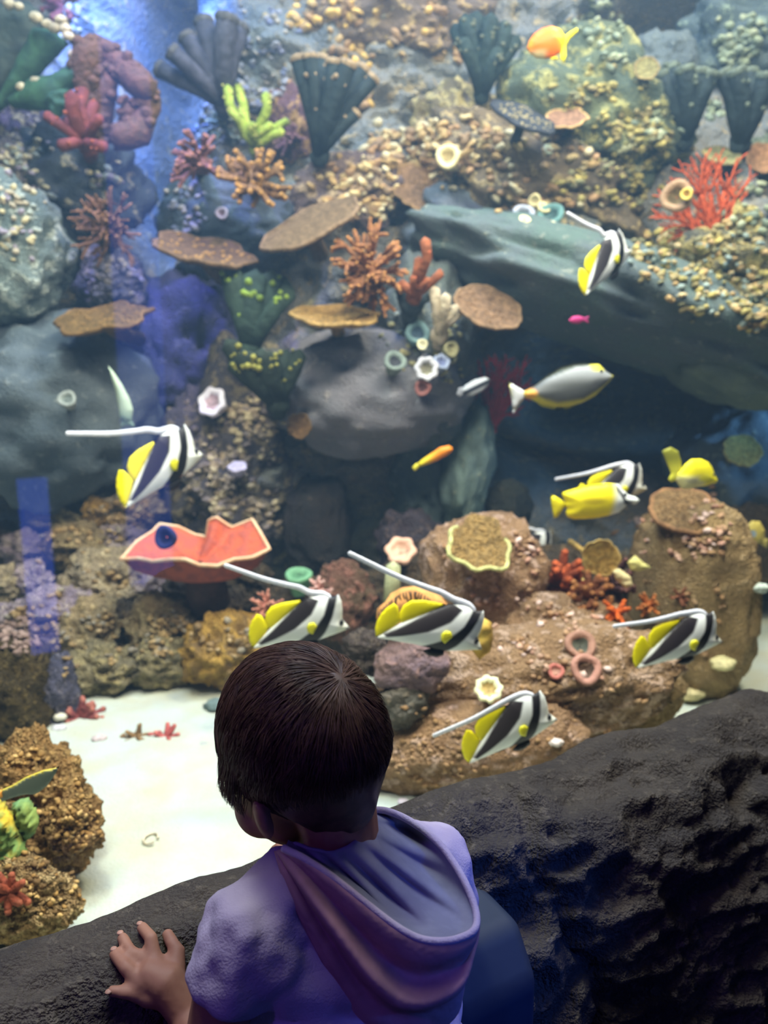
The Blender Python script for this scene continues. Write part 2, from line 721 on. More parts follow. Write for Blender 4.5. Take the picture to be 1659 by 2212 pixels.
def build_boulders():
    pale = R_((128, 142, 136), (104, 120, 118), (196, 204, 188), 6, 26, 0.8, 0.52)
    slate = R_((86, 98, 104), (102, 112, 114), (134, 142, 138), 4, 30, 0.5, 0.6)
    grey = R_((152, 150, 154), (130, 132, 136), (176, 170, 164), 4, 24, 0.6, 0.6)
    teal = R_((128, 150, 138), (108, 128, 126), (160, 170, 144), 5, 30, 0.5, 0.58)
    ochre = R_((138, 120, 92), (110, 104, 92), (212, 188, 134), 7, 24, 0.8, 0.52)
    cream = R_((126, 122, 112), (110, 100, 88), (218, 204, 164), 8, 28, 0.8, 0.5)
    green = R_((116, 124, 92), (92, 108, 98), (190, 184, 116), 6, 18, 0.8, 0.5)
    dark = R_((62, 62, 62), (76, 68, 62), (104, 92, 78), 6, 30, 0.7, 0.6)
    brown = R_((92, 80, 62), (74, 68, 58), (132, 112, 82), 10, 40, 0.8, 0.52)
    B = boulder
    B('boulder', 'pale speckled boulder at the left edge, beside the brown bushy coral', 12, 545, 112, 130, 2.55, pale, 1, 0.8, amp=0.12)
    B('boulder', 'large slate grey boulder jutting out above the topmost left bannerfish', 105, 890, 190, 165, 2.62, slate, 2, 0.9, amp=0.14, fine=0.025)
    B('boulder', 'dark boulder with a cream crust beneath the red finger coral', 165, 400, 112, 100, 2.95, R_((70, 76, 84), (84, 92, 90), (190, 178, 140), 6, 16, .7, .60), 3)
    B('boulder', 'rounded blue grey boulder under the mauve and brown bushy corals', 480, 480, 120, 75, 2.9, R_((72, 88, 100), (88, 96, 104), (128, 142, 140), 6, 26, .6, .58), 4, amp=0.12)
    B('boulder', 'broad smooth grey boulder in the middle of the reef', 800, 845, 185, 118, 2.62, grey, 5, 0.9, amp=0.10, fine=0.02)
    B('boulder', 'upright greenish boulder carrying the white cup corals', 925, 760, 88, 165, 2.66, R_((112, 122, 112), (104, 108, 112), (160, 158, 134), 6, 30, .6, .58), 6, 0.9, amp=0.12)
    B('boulder', 'tall narrow green rock pillar left of the cave mouth', 1008, 1010, 46, 120, 2.75, teal, 7, 1.0, amp=0.12, fine=0.02, tilt=8)
    B('boulder', 'green grey pillar behind the orange wrasse', 905, 1035, 52, 110, 2.85, R_((96, 112, 112), (108, 122, 118), (140, 146, 134), 5, 30, .5, .6), 8, 1.0, amp=0.14)
    B('rock_shelf', 'long sloping grey rock shelf hanging over the dark cave', 1330, 655, 400, 92, 2.72, R_((96, 106, 106), (92, 112, 102), (140, 146, 130), 5, 26, .5, .6), 9, 0.9, amp=0.13, fine=0.02, tilt=19)
    B('boulder', 'smooth green grey rock bulging from the right end of the shelf', 1590, 770, 150, 88, 2.62, R_((112, 126, 106), (92, 106, 100), (140, 150, 124), 5, 26, .4, .62), 19, 0.9, amp=0.10, fine=0.015, tilt=14)
    B('boulder', 'big dome of yellow and green rock below the orange fish', 1270, 262, 178, 125, 3.05, green, 10, 0.8, amp=0.16, tilt=14)
    B('boulder', 'gravelly beige rock face right of the topmost left bannerfish', 505, 1010, 118, 180, 2.82, R_((116, 110, 108), (98, 96, 106), (184, 168, 132), 8, 22, .9, .5), 11, 0.7, fine=0.08)
    B('boulder', 'knobbly cream and yellow rock under the upper right bannerfish', 1570, 600, 120, 110, 2.68, R_((128, 120, 84), (108, 112, 104), (214, 196, 122), 8, 20, .9, .48), 12, 0.8, fine=0.08)
    B('boulder', 'ochre crusted rock at the top of the reef, centre', 850, 60, 160, 95, 3.35, R_((140, 118, 94), (124, 112, 104), (216, 184, 124), 6, 18, .8, .54), 13, 0.7)
    B('boulder', 'ochre crusted slope below the black speckled table coral', 1130, 385, 200, 92, 3.0, ochre, 14, 0.7, tilt=18)
    B('boulder', 'pinkish beige rock above the large brown table coral', 755, 420, 115, 72, 2.98, R_((138, 118, 110), (112, 100, 104), (216, 190, 150), 8, 20, .9, .5), 15, 0.7, tilt=-14)
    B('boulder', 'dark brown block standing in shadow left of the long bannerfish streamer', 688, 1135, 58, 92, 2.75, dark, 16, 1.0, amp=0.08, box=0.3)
    B('boulder', 'grey blue rock behind the yellow tang', 1590, 1010, 110, 120, 3.0, R_((88, 102, 106), (78, 92, 96), (126, 136, 124), 5, 24, .6, .6), 17)
    B('boulder', 'olive brown rock low behind the flat topped pillar', 1610, 1185, 66, 82, 2.75, brown, 18)
    B('boulder', 'blackish oval rock left of the yellow rabbitfish', 1098, 1098, 42, 50, 2.75, R_((66, 68, 58), (54, 60, 60), (88, 84, 70)), 20, amp=0.08)
    B('boulder', 'knobbly lilac rock above the lower left table coral', 245, 625, 62, 70, 2.85, R_((112, 108, 126), (88, 92, 110), (176, 164, 160), 9, 22, .9, .5), 21, fine=0.1)
    B('boulder', 'purple encrusted rock below the green leather coral', 52, 285, 62, 62, 3.0, R_((112, 96, 132), (92, 88, 116), (214, 200, 170), 12, 26, .9, .52), 22, fine=0.1)
    B('boulder', 'pale crusted knoll at the left edge above the speckled boulder', 30, 385, 40, 66, 2.85, R_((134, 122, 118), (110, 108, 110), (204, 192, 158), 9, 24, .9, .5), 23, fine=0.1)
    B('boulder', 'grey green rock at the top right corner', 1600, 90, 100, 90, 3.4, R_((98, 112, 112), (88, 102, 104), (150, 168, 146), 6, 22, .7, .57), 24)
    B('boulder', 'round grey rock above the black tube sponges at right', 1425, 150, 66, 58, 3.35, R_((112, 122, 120), (98, 108, 110), (150, 160, 150), 6, 24, .6, .6), 25)
    B('boulder', 'pale green crusted rock right of the red sea fan', 1630, 410, 40, 85, 3.05, R_((134, 146, 120), (104, 118, 112), (186, 196, 158), 10, 24, .8, .5), 26, fine=0.08)
    B('boulder', 'beige crusted rock around the clams, left of the upper bannerfish', 1180, 520, 120, 66, 2.95, R_((130, 124, 100), (98, 106, 106), (196, 178, 128), 8, 22, .8, .52), 27, tilt=16)
    B('boulder', 'grey lilac slope under the ochre crust, left of the clams', 1010, 520, 120, 84, 2.95, R_((100, 110, 116), (94, 98, 114), (140, 140, 140), 4, 24, .5, .6), 28, tilt=20, fine=0.02)
    B('boulder', 'purple blue rock face left of the green fan sponges', 405, 760, 100, 150, 2.95, R_((90, 92, 140), (74, 80, 112), (120, 122, 156), 5, 22, .7, .58), 29, 0.6)
    B('boulder', 'brown crusted rock right of the green branching coral', 630, 285, 48, 75, 3.15, R_((120, 88, 88), (112, 86, 104), (202, 160, 104), 12, 26, .8, .5), 30)
    B('boulder', 'pebbly blue rock between the dark sponges at the top', 590, 60, 84, 92, 3.45, R_((84, 94, 130), (76, 90, 116), (160, 158, 140), 8, 24, .8, .57), 31, 0.6)
    B('boulder', 'yellow crusted ridge left of the black speckled table coral', 975, 265, 72, 66, 3.05, R_((156, 140, 98), (120, 112, 110), (232, 212, 146), 9, 22, .8, .47), 32, tilt=-30)
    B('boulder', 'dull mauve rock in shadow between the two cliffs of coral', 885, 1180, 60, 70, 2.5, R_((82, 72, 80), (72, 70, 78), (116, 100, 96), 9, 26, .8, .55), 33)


def on_sand(name, label, cx, base, rx, ry, mat, seed, depth=1.0, **kw):
    """a rock whose foot meets the sand at pixel row `base`"""
    cat = kw.pop('cat', 'rock')
    p = PZ(cx, base, SAND_Z)
    return boulder(name, label, cx, base - ry * 0.92, rx, ry, p.y + rx * mpp(cx, base, p.y) * depth * 0.7, mat, seed, depth, cat=cat, **kw)


def build_rubble():
    A = R_((188, 164, 120), (146, 132, 102), (216, 192, 138), 12, 34, 1.0, 0.5)
    Bm = R_((196, 176, 140), (152, 138, 116), (220, 200, 156), 12, 30, 1.0, 0.48)
    Cm = R_((168, 154, 112), (130, 122, 98), (196, 178, 124), 12, 34, 1.0, 0.5)
    D = R_((182, 162, 164), (148, 134, 152), (210, 192, 180), 12, 32, 1.0, 0.5)  # mauve stone with the lilac of the mirrored blue strips put in
    E = R_((190, 150, 74), (142, 118, 84), (226, 182, 90), 12, 30, 1.0, 0.48)
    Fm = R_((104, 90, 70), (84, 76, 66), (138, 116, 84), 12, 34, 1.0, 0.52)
    kw = dict(fine=0.13, ffreq=7, amp=0.26, freq=2.0)
    rows = [
        # cx, cy, rx, ry, Y, mat, label
        (152, 1112, 66, 50, 2.62, Cm, 'olive brown rubble rock, topmost of the heap at left'),
        (268, 1092, 62, 46, 2.62, Bm, 'beige rubble rock directly under the topmost left bannerfish'),
        (206, 1108, 22, 26, 2.5, E, 'small mustard rubble rock between two larger ones at the top of the heap'),
        (170, 1178, 62, 44, 2.48, A, 'knobbly tan rubble rock below the olive one'),
        (240, 1170, 60, 36, 2.52, D, 'mauve grey rubble rock left of the red cup sponge'),
        (232, 1262, 78, 62, 2.32, Bm, 'large sandy beige rubble rock in the middle of the heap'),
        (300, 1268, 50, 44, 2.34, D, 'lilac rubble rock in the shadow of the red cup sponge'),
        (18, 1262, 36, 34, 2.3, Bm, 'pale cream rubble rock at the left edge'),
        (70, 1260, 36, 40, 2.32, D, 'pale ring shaped rubble rock in the blue strip of light'),
        (58, 1186, 52, 34, 2.5, D, 'flat lilac rubble rock high in the blue strip of light'),
        (128, 1340, 72, 62, 2.15, D, 'rounded lilac rubble rock near the left edge'),
        (112, 1420, 46, 56, 2.1, D, 'mauve rubble rock below the rounded lilac one'),
        (196, 1372, 62, 66, 2.12, A, 'brown rubble rock standing upright in the front row'),
        (258, 1330, 32, 28, 2.16, Fm, 'small dark rubble rock wedged in the heap'),
        (346, 1352, 56, 54, 2.12, A, 'ochre rubble rock in the front row, upper of two'),
        (350, 1430, 62, 46, 2.02, Cm, 'flat olive rubble rock at the edge of the white sand'),
        (222, 1448, 62, 48, 1.98, Cm, 'grey olive rubble rock, lowest of the heap at left'),
        (488, 1410, 78, 66, 2.02, E, 'mustard yellow rubble rock beside the head of the child'),
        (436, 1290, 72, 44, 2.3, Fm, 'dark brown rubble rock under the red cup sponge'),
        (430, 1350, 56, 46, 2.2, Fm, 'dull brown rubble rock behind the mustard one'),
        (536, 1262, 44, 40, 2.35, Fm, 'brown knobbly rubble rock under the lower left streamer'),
        (520, 1330, 44, 44, 2.25, Fm, 'dark rubble rock left of the yellow tail of a bannerfish'),
        (30, 1350, 52, 46, 2.12, D, 'pinkish rubble rock at the left edge under the dark gap'),
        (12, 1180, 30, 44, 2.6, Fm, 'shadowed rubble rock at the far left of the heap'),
    ]
    for i, (cx, cy, rx, ry, Y, m, lab) in enumerate(rows):
        boulder('rubble_rock', lab, cx, cy, rx * 1.1, ry * 1.1, Y + 0.14, m, 40 + i, 0.9, sub=5, group='rubble rocks heaped at the left of the tank', **kw)
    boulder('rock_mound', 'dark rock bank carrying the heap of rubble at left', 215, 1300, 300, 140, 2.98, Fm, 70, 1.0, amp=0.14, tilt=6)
    # stuff at the far left
    boulder('coral_column', 'brown furry coral column at the left edge above the front rock', 22, 1490, 74, 112, 1.86,
            R_((92, 78, 46), (74, 64, 42), (120, 102, 60), 14, 60, 1.0, .5), 71, 0.9, fine=0.10, ffreq=14, cat='coral', box=0.2)
    boulder('coral_column', 'grey coral column tinted with the blue strip light between the furry one and the sand', 118, 1520, 42, 100, 1.95,
            R_((104, 102, 116), (88, 86, 104), (134, 128, 134), 12, 40, .9, .5), 72, 0.9, fine=0.08, cat='coral', box=0.2)  # bluish cast of the mirrored strip is put into the coral colour

    warm = R_((182, 146, 108), (150, 116, 82), (222, 188, 164), 9, 28, .9, .52)
    warm2 = R_((178, 150, 102), (154, 128, 86), (200, 172, 126), 9, 44, .9, .55)
    pink = R_((176, 142, 104), (144, 114, 80), (220, 188, 160), 9, 26, .9, .5)
    # right group
    boulder('rock_pillar', 'tall flat topped brown rock pillar at the right of the tank', 1488, 1285, 108, 205, 2.22, warm2, 81, 0.95, amp=0.07, fine=0.05, box=0.35)
    boulder('rock_mound', 'tan rock mound topped by the ruffled yellow coral', 1040, 1262, 132, 145, 2.12, warm, 82, 0.9, amp=0.12, fine=0.06, box=0.15)
    boulder('rock_mound', 'pinkish brown rock bank running down to the ledge in front', 1130, 1475, 330, 118, 1.80, pink, 83, 0.62, amp=0.12, fine=0.06, tilt=-7)
    boulder('rock_mound', 'low tan rock slope behind the lowest bannerfish', 1010, 1610, 250, 95, 1.62, warm, 84, 0.6, amp=0.08, fine=0.04, tilt=-9)
    boulder('rock_mound', 'brown rock shoulder in front of the tall pillar', 1330, 1520, 135, 75, 1.86, warm2, 85, 0.8, amp=0.12, fine=0.05, tilt=-12)
    boulder('rock_mound', 'rough pink rock between mound and pillar, under the purple clam', 1220, 1370, 130, 85, 1.98, pink, 86, 0.8, amp=0.16, fine=0.08)
    boulder('clam_rock', 'smooth mauve rock under the big bannerfish in the middle', 890, 1440, 78, 62, 1.62, R_((138, 112, 104), (112, 96, 104), (170, 136, 128), 9, 30, .5, .56), 87, 0.9, amp=0.12, fine=0.03)
    boulder('rock_mound', 'reddish brown rock behind the head of the lower left bannerfish', 745, 1300, 62, 80, 2.2, R_((124, 90, 72), (98, 84, 60), (160, 112, 92), 12, 34, .9, .5), 88, 0.9, fine=0.08)
    boulder('rock_mound', 'dark dome shaped rock peeping over the head of the child', 790, 1410, 50, 46, 1.75, R_((94, 82, 74), (74, 68, 64), (120, 108, 94), 20, 60, .9, .5), 89, 0.9, fine=0.08)
    boulder('rock_mound', 'grey green rock at the foot of the smooth mauve one', 870, 1520, 56, 52, 1.60, R_((112, 104, 90), (98, 96, 88), (140, 128, 108), 12, 40, .6, .55), 90, 0.9)
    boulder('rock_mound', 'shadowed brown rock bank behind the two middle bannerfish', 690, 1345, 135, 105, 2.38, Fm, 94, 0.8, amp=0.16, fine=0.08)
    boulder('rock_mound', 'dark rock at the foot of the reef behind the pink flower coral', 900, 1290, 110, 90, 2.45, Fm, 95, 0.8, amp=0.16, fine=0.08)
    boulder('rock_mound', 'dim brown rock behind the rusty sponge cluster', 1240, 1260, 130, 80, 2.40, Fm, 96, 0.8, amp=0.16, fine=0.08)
    # near left front rock
    fr = R_((176, 136, 80), (140, 108, 66), (206, 168, 104), 14, 42, 1.0, .5)
    boulder('front_rock', 'rugged golden brown rock at the lower left, nearest the glass', 70, 1770, 118, 165, 1.30, fr, 91, 0.8, sub=6, amp=0.2, freq=2.4, fine=0.09, ffreq=11)
    boulder('front_rock', 'gravelly golden rock at the lower left corner above the ledge', 40, 1950, 120, 90, 1.10, R_((180, 146, 92), (150, 122, 80), (220, 190, 132), 16, 60, 1.0, .5), 92, 0.7, sub=6, amp=0.16, fine=0.08, ffreq=11)
    boulder('front_rock', 'brown lobe of rock sticking out over the white sand', 165, 1790, 50, 70, 1.24, fr, 93, 0.9, sub=5, amp=0.24, freq=2.2, fine=0.12, ffreq=9)


BVH = None


def make_bvh():
    global BVH
    vs, fs = [], []
    b = 0
    for o in ROCKS:
        me = o.data
        n = len(me.vertices)
        a = np.empty(n * 3)
        me.vertices.foreach_get('co', a)
        vs.extend(map(tuple, a.reshape(-1, 3) + np.array(o.location)))
        fs.extend(tuple(i + b for i in p.vertices) for p in me.polygons)
        b += n
    BVH = BVHTree.FromPolygons(vs, fs)


def hit(px, py):
    d = ray(px, py).normalized()
    p, n, i, t = BVH.ray_cast(CAM, d)
    g = PZ(px, py, SAND_Z) if d.z < -0.02 else None
    if p is None or (g is not None and (g - CAM).length < t):
        if g is not None:
            return g, Vector((0, 0, 1))
        return PX(px, py, 3.1), Vector((0, -1, 0))
    if n.dot(d) > 0:
        n = -n
    return p, n
# ------------------------------------------------------------------ living things on the reef
from mathutils.geometry import delaunay_2d_cdt


def jit(rng, a):
    return Vector((rng.uniform(-a, a), rng.uniform(-a, a), rng.uniform(-a, a)))


def bush(name, label, px, py, rpx, col, tip, nbr=12, seed=0, thick=0.075, twigs=3, lift=0.35, spread=1.0, cat='coral', group=None, squash=1.0, depth=None, knob=1.15):
    """branching coral: each main branch with its twigs is a part"""
    rng = random.Random(seed)
    p, n = hit(px, py)
    if depth:
        hp = p
        p = PX(px, py, min(depth, p.y - 0.01))
    R = rpx * mpp(px, py, p.y)
    base = p - n * R * 0.15
    root = thing(name, label, cat, base, group)
    mats = [plain(col, None, 60, 0.75, 0.4), plain(tip, None, 60, 0.7, 0.3)]
    mb = MB()
    mb.blob((0, 0, 0), R * 0.30, 2, (1, 1, 0.8), amp=0.2, seed=seed)
    if depth and (hp - p).length > R * 0.2:
        q_ = hp - base + Vector((0, 0.04, -0.02))
        mb.tube([Vector((0, 0, 0)), q_ * 0.5 + Vector((0, 0, -0.015)), q_], [R * 0.24, R * 0.22, R * 0.30], 9)
    mb.build('base', mats[0], root)
    ax = (n * 0.55 + Vector((0, -0.55, lift))).normalized()
    ga = 2.39996
    for i in range(nbr):
        z = 1 - (i + 0.5) / nbr * spread
        r = math.sqrt(max(0, 1 - z * z))
        a = i * ga + rng.uniform(-0.3, 0.3)
        t1 = ax.orthogonal().normalized()
        t2 = ax.cross(t1)
        d = (ax * z + t1 * r * math.cos(a) + t2 * r * math.sin(a)).normalized()
        L = R * rng.uniform(0.8, 1.12)
        b = MB()
        pts = [Vector((0, 0, 0))]
        dd = d.copy()
        for k in range(4):
            dd = (dd + jit(rng, 0.22)).normalized()
            pts.append(pts[-1] + dd * L / 4)
        rr = [R * thick * q for q in (1.5, 1.25, 1.05, 0.95, 0.8)]
        b.tube(pts, rr, 6)
        b.blob(pts[-1], rr[-1] * knob, 1, mi=1)
        for k in range(twigs):
            j = rng.randint(1, 3)
            q0 = pts[j]
            td = (dd + jit(rng, 0.95)).normalized()
            tl = L * rng.uniform(0.25, 0.42)
            q1 = q0 + td * tl * 0.55 + jit(rng, 0.03 * L)
            q2 = q1 + (td + jit(rng, 0.4)).normalized() * tl * 0.5
            b.tube([q0, q1, q2], [R * thick, R * thick * 0.85, R * thick * 0.7], 5)
            b.blob(q2, R * thick * 0.7 * knob, 1, mi=1)
        b.build('branch', mats, root)
    return root


def fan(name, label, bpx, tips, wpx, col, tip, Y=None, flat=1.0, grow=1.0, cat='sponge', part='tube', hollow=True, bend=0.08, seed=0, knobs=0):
    """tubes or blades that fan out of one foot; every tube is a part"""
    rng = random.Random(seed)
    p, n = hit(*bpx)
    hp = p
    Yb = (-Y if Y < 0 else max(Y, p.y - 0.30)) if Y else p.y - 0.02
    p = PX(bpx[0], bpx[1], Yb)
    k = mpp(bpx[0], bpx[1], Yb)
    root = thing(name, label, cat, p)
    mats = [plain(col, tuple(x * 0.8 for x in col), 30, 0.8, 0.4), plain(tip, None, 60, 0.7, 0.3), plain(tuple(x * 0.45 for x in col), None, 30)]
    mb = MB()
    mb.blob((0, 0.01, 0), wpx * k * 0.8, 2, (1, 0.9, 1.1), amp=0.15, seed=seed)
    if (hp - p).length > 0.05:
        q_ = hp - p + Vector((0, 0.04, -0.02))
        mb.tube([Vector((0, 0, 0)), q_ * 0.5 + Vector((0, 0, -0.02)), q_], [wpx * k * 0.6] * 3, 9)
    mb.build('foot', mats[0], root)
    for i, t in enumerate(tips):
        w = (t[2] if len(t) > 2 else wpx) * k * (1.38 if cat == 'sponge' else 1.15)
        dy = rng.uniform(-0.10, 0.02)
        e = PX(t[0], t[1], Yb + dy) - p
        b = MB()
        m1 = e * 0.35 + Vector((rng.uniform(-1, 1) * bend * e.length, -0.02, rng.uniform(-1, 1) * bend * e.length * 0.4))
        m2 = e * 0.7 + Vector((rng.uniform(-1, 1) * bend * e.length, -0.015, 0))
        pts = [Vector((0, 0, 0)), m1, m2, e]
        rr = [w * 0.42, w * 0.46, w * 0.48 * (1 + (grow - 1) * 0.6), w * 0.5 * grow]
        b.tube(pts, rr, 9, flat=flat, up=(0, 1, 0))
        ax = (e - m2).normalized()
        if hollow:
            a1 = ax.orthogonal().normalized()
            a2 = ax.cross(a1)
            ring = []
            for q in range(10):
                ang = q * math.pi * 2 / 10
                ring.append([tuple(e + (a1 * math.cos(ang) + a2 * math.sin(ang)) * rr[-1] * x + ax * y) for (x, y) in
                             ((1.02, -0.3 * rr[-1]), (1.12, 0.05 * rr[-1]), (0.95, 0.35 * rr[-1]), (0.6, 0.42 * rr[-1]), (0.3, 0.15 * rr[-1]))])
            b.grid(ring, 1, closeu=True)
        for q in range(knobs):
            u = rng.random()
            pt = pts[2].lerp(pts[3], u) if u > 0.2 else pts[1].lerp(pts[2], u * 5)
            b.blob(pt + Vector((rng.uniform(-1, 1) * w * 0.5, -w * 0.3 * flat, rng.uniform(-.3, .3) * w)), w * rng.uniform(0.10, 0.2), 1, mi=1)
        b.build(part, mats, root)
    return root


def plate(name, label, cx, cy, rx, ry, ang, col, rim, Y=None, seed=0, wav=0.12, cat='coral', thick=0.12, knobs=60, kcol=None, cup=0.15, stalk=True, dY=-0.06, lobes=5, arc=None):
    """table coral: a wavy plate on a short stalk"""
    rng = random.Random(seed)
    if Y is None:
        p, n = hit(cx, cy)
        Y = p.y + dY
    c = PX(cx, cy, Y)
    k = mpp(cx, cy, Y)
    R = rx * k
    s = min(0.95, ry / rx)
    a = math.radians(ang)
    u = Vector((math.cos(a), 0, math.sin(a)))
    v = Vector((-math.sin(a) * s, math.sqrt(1 - s * s), math.cos(a) * s)).normalized()
    w = u.cross(v)
    if w.z < 0 and s < 0.8:
        w = -w
    root = thing(name, label, cat, c)
    nr, na = 9, 40
    top = np.zeros((nr, na, 3))
    bot = np.zeros((nr, na, 3))
    ph = rng.uniform(0, 6)
    for j in range(na):
        th = 2 * math.pi * j / na
        rad = 1 + wav * math.sin(lobes * th + ph) * 0.6 + wav * 0.5 * math.sin((lobes * 2 + 1) * th + ph * 2)
        for i in range(nr):
            r = (i / (nr - 1))
            q = u * (R * r * rad * math.cos(th)) + v * (R * r * rad * math.sin(th))
            h = R * cup * r * r + R * wav * 0.35 * r * math.sin(lobes * th + ph * 1.3)
            t = R * thick * math.sqrt(max(0.0, 1 - (r * 0.96) ** 4))
            top[i, j] = q + w * (h + t * 0.5)
            bot[i, j] = q + w * (h - t * 0.8)
    mb = MB()
    nx = plain(col, tuple(x * 0.75 for x in col), 70, 0.85, 0.5)
    mb.grid(top, 0, closev=True)
    mb.grid(bot[:, ::-1], 0, closev=True)
    mb.build('plate', nx, root)
    # pale growing rim, a rope round the edge
    mb = MB()
    e = (top[-1] + bot[-1]) / 2
    e = [Vector(x) for x in e] + [Vector(e[0])] if not arc else [Vector(e[j % na]) for j in range(arc[0], arc[1])]
    mb.tube(e, R * thick * 0.32 + 0.002, 6, cap=False)
    mb.build('rim', plain(rim, None, 60, 0.8, 0.3), root)
    if stalk:
        mb = MB()
        mb.tube([Vector((0, 0.02, 0)), Vector((0, 0.10, -0.02)), Vector((0, 0.34, -0.03))], [R * 0.16, R * 0.16, R * 0.2], 8)
        mb.build('stalk', nx, root)
    if knobs:
        mb = MB()
        for q in range(knobs):
            th = rng.uniform(0, 6.283)
            r = math.sqrt(rng.random()) * 0.95
            i = int(r * (nr - 1))
            j = int(th / 6.2832 * na) % na
            mb.blob(top[i, j], R * rng.uniform(0.03, 0.06), 1, (1, 1, 0.8))
        o = mb.build('polyps', plain(kcol or tuple(min(255, x * 1.2) for x in col), None, 80, 0.8, 0.2), root)
        o['kind'] = 'stuff'
    return root


def cup(name, label, cx, cy, rpx, col, hole, lip=None, seed=0, cat='coral', axis=None, petals=0, Y=None, group=None, inner=None, depth=0.9):
    """short open cup or flower facing out of the rock"""
    rng = random.Random(seed)
    p, n = hit(cx, cy)
    if Y:
        hp = p
        p = PX(cx, cy, -Y if Y < 0 else max(Y, p.y - 0.09))
    k = mpp(cx, cy, p.y) * rpx
    ax = Vector(axis).normalized() if axis else (n + Vector((0, -0.8, 0.35))).normalized()
    c = p + ax * k * 0.1
    root = thing(name, label, cat, c, group)
    a1 = ax.orthogonal().normalized()
    a2 = ax.cross(a1)
    na = 28
    prof = [(0.62, -1.3 * depth), (0.75, -0.5 * depth), (0.95, 0.1), (1.0, 0.32), (0.88, 0.45), (0.66, 0.40), (0.50, 0.2)]
    P = []
    for j in range(na):
        th = j * 2 * math.pi / na
        w = 1 + (0.09 * math.cos(petals * th) if petals else 0.05 * math.sin(3 * th + seed))
        P.append([tuple((a1 * math.cos(th) + a2 * math.sin(th)) * (x * k * w) + ax * (y * k)) for (x, y) in prof])
    mb = MB()
    mb.grid(P, 0, closeu=True)
    if Y and Y > 0:
        q_ = hp - c + Vector((0, 0.03, -0.01))
        mb.tube([ax * (-0.9 * k * depth), (ax * (-1.2 * k * depth)).lerp(q_, 0.5), q_], [k * 0.6, k * 0.55, k * 0.6], 10)
    mb.build('cup', plain(col, lip or tuple(min(255, x * 1.1) for x in col), 50, 0.7, 0.3), root)
    mb = MB()
    P = []
    for j in range(na):
        th = j * 2 * math.pi / na
        P.append([tuple((a1 * math.cos(th) + a2 * math.sin(th)) * (x * k) + ax * (y * k)) for (x, y) in ((0.56, 0.26), (0.34, 0.05), (0.05, 0.0 if not inner else 0.12))])
    mb.grid(P, 0, closeu=True)
    mb.build('mouth', plain(hole, None, 60, 0.8, 0.2), root)
    return root


# ---- soft inflated shapes (fish, leaves): outline in 2-D, thickness swelling away from the edge
def inflate(poly, T, res, power=0.5, rnd=None):
    """returns verts (x,z plane, y thickness), faces, 2-D coords per vertex; closed on both sides"""
    P = np.array(poly, dtype=float)
    # resample the outline
    out = []
    n = len(P)
    for i in range(n):
        a, b = P[i], P[(i + 1) % n]
        m = max(1, int(np.hypot(*(b - a)) / res))
        for k in range(m):
            out.append(a + (b - a) * k / m)
    B = np.array(out)
    lo, hi = B.min(0), B.max(0)
    xs = np.arange(lo[0] + res / 2, hi[0], res)
    zs = np.arange(lo[1] + res / 2, hi[1], res)
    G = np.array([(x + (res / 2 if j % 2 else 0), z) for j, z in enumerate(zs) for x in xs])
    # inside test and distance to the edge
    A0 = B
    A1 = np.roll(B, -1, 0)
    ins = np.zeros(len(G), bool)
    dist = np.full(len(G), 1e9)
    for a, b in zip(A0, A1):
        c = ((a[1] > G[:, 1]) != (b[1] > G[:, 1]))
        with np.errstate(divide='ignore', invalid='ignore'):
            xx = (b[0] - a[0]) * (G[:, 1] - a[1]) / (b[1] - a[1] + 1e-15) + a[0]
        ins ^= c & (G[:, 0] < xx)
        ab = b - a
        t = np.clip(((G - a) @ ab) / (ab @ ab + 1e-15), 0, 1)
        dist = np.minimum(dist, np.hypot(*(G - a - t[:, None] * ab).T))
    keep = ins & (dist > res * 0.45)
    G, dist = G[keep], dist[keep]
    nb = len(B)
    pts = [Vector(x) for x in B] + [Vector(x) for x in G]
    edges = [(i, (i + 1) % nb) for i in range(nb)]
    v2, e2, f2, ov, oe, of = delaunay_2d_cdt(pts, edges, [list(range(nb))], 1, 1e-7)
    V2 = np.array([tuple(x) for x in v2])
    dd = np.zeros(len(V2))
    for i, o in enumerate(ov):
        j = [q for q in o if q >= nb]
        if j and not [q for q in o if q < nb]:
            dd[i] = dist[j[0] - nb]
    dm = dist.max() if len(dist) else res
    h = T * (1 - (1 - dd / dm) ** 2) ** power
    m = len(V2)
    edge = dd <= 0
    idx = np.arange(m)
    back = np.where(edge, idx, 0)
    cnt = m
    vb = []
    for i in range(m):
        if not edge[i]:
            back[i] = cnt
            cnt += 1
            vb.append(i)
    V = np.concatenate([np.stack([V2[:, 0], -h, V2[:, 1]], -1), np.stack([V2[vb, 0], h[vb], V2[vb, 1]], -1)])
    C = np.concatenate([V2, V2[vb]])
    F = []
    for f in f2:
        a, b, c = f[0], f[1], f[2]
        ar = (V2[b][0] - V2[a][0]) * (V2[c][1] - V2[a][1]) - (V2[c][0] - V2[a][0]) * (V2[b][1] - V2[a][1])
        g = list(f) if ar > 0 else list(f)[::-1]
        F.append(tuple(g))
        F.append(tuple(int(back[i]) for i in g[::-1]))
    return V, F, C


def paint(o, C, fn, name='Col'):
    at = o.data.color_attributes.new(name, 'FLOAT_COLOR', 'POINT')
    col = np.ones((len(C), 4), dtype=np.float32)
    for i, c in enumerate(C):
        col[i] = fn(c)
    at.data.foreach_set('color', col.reshape(-1))


_SKIN = {}


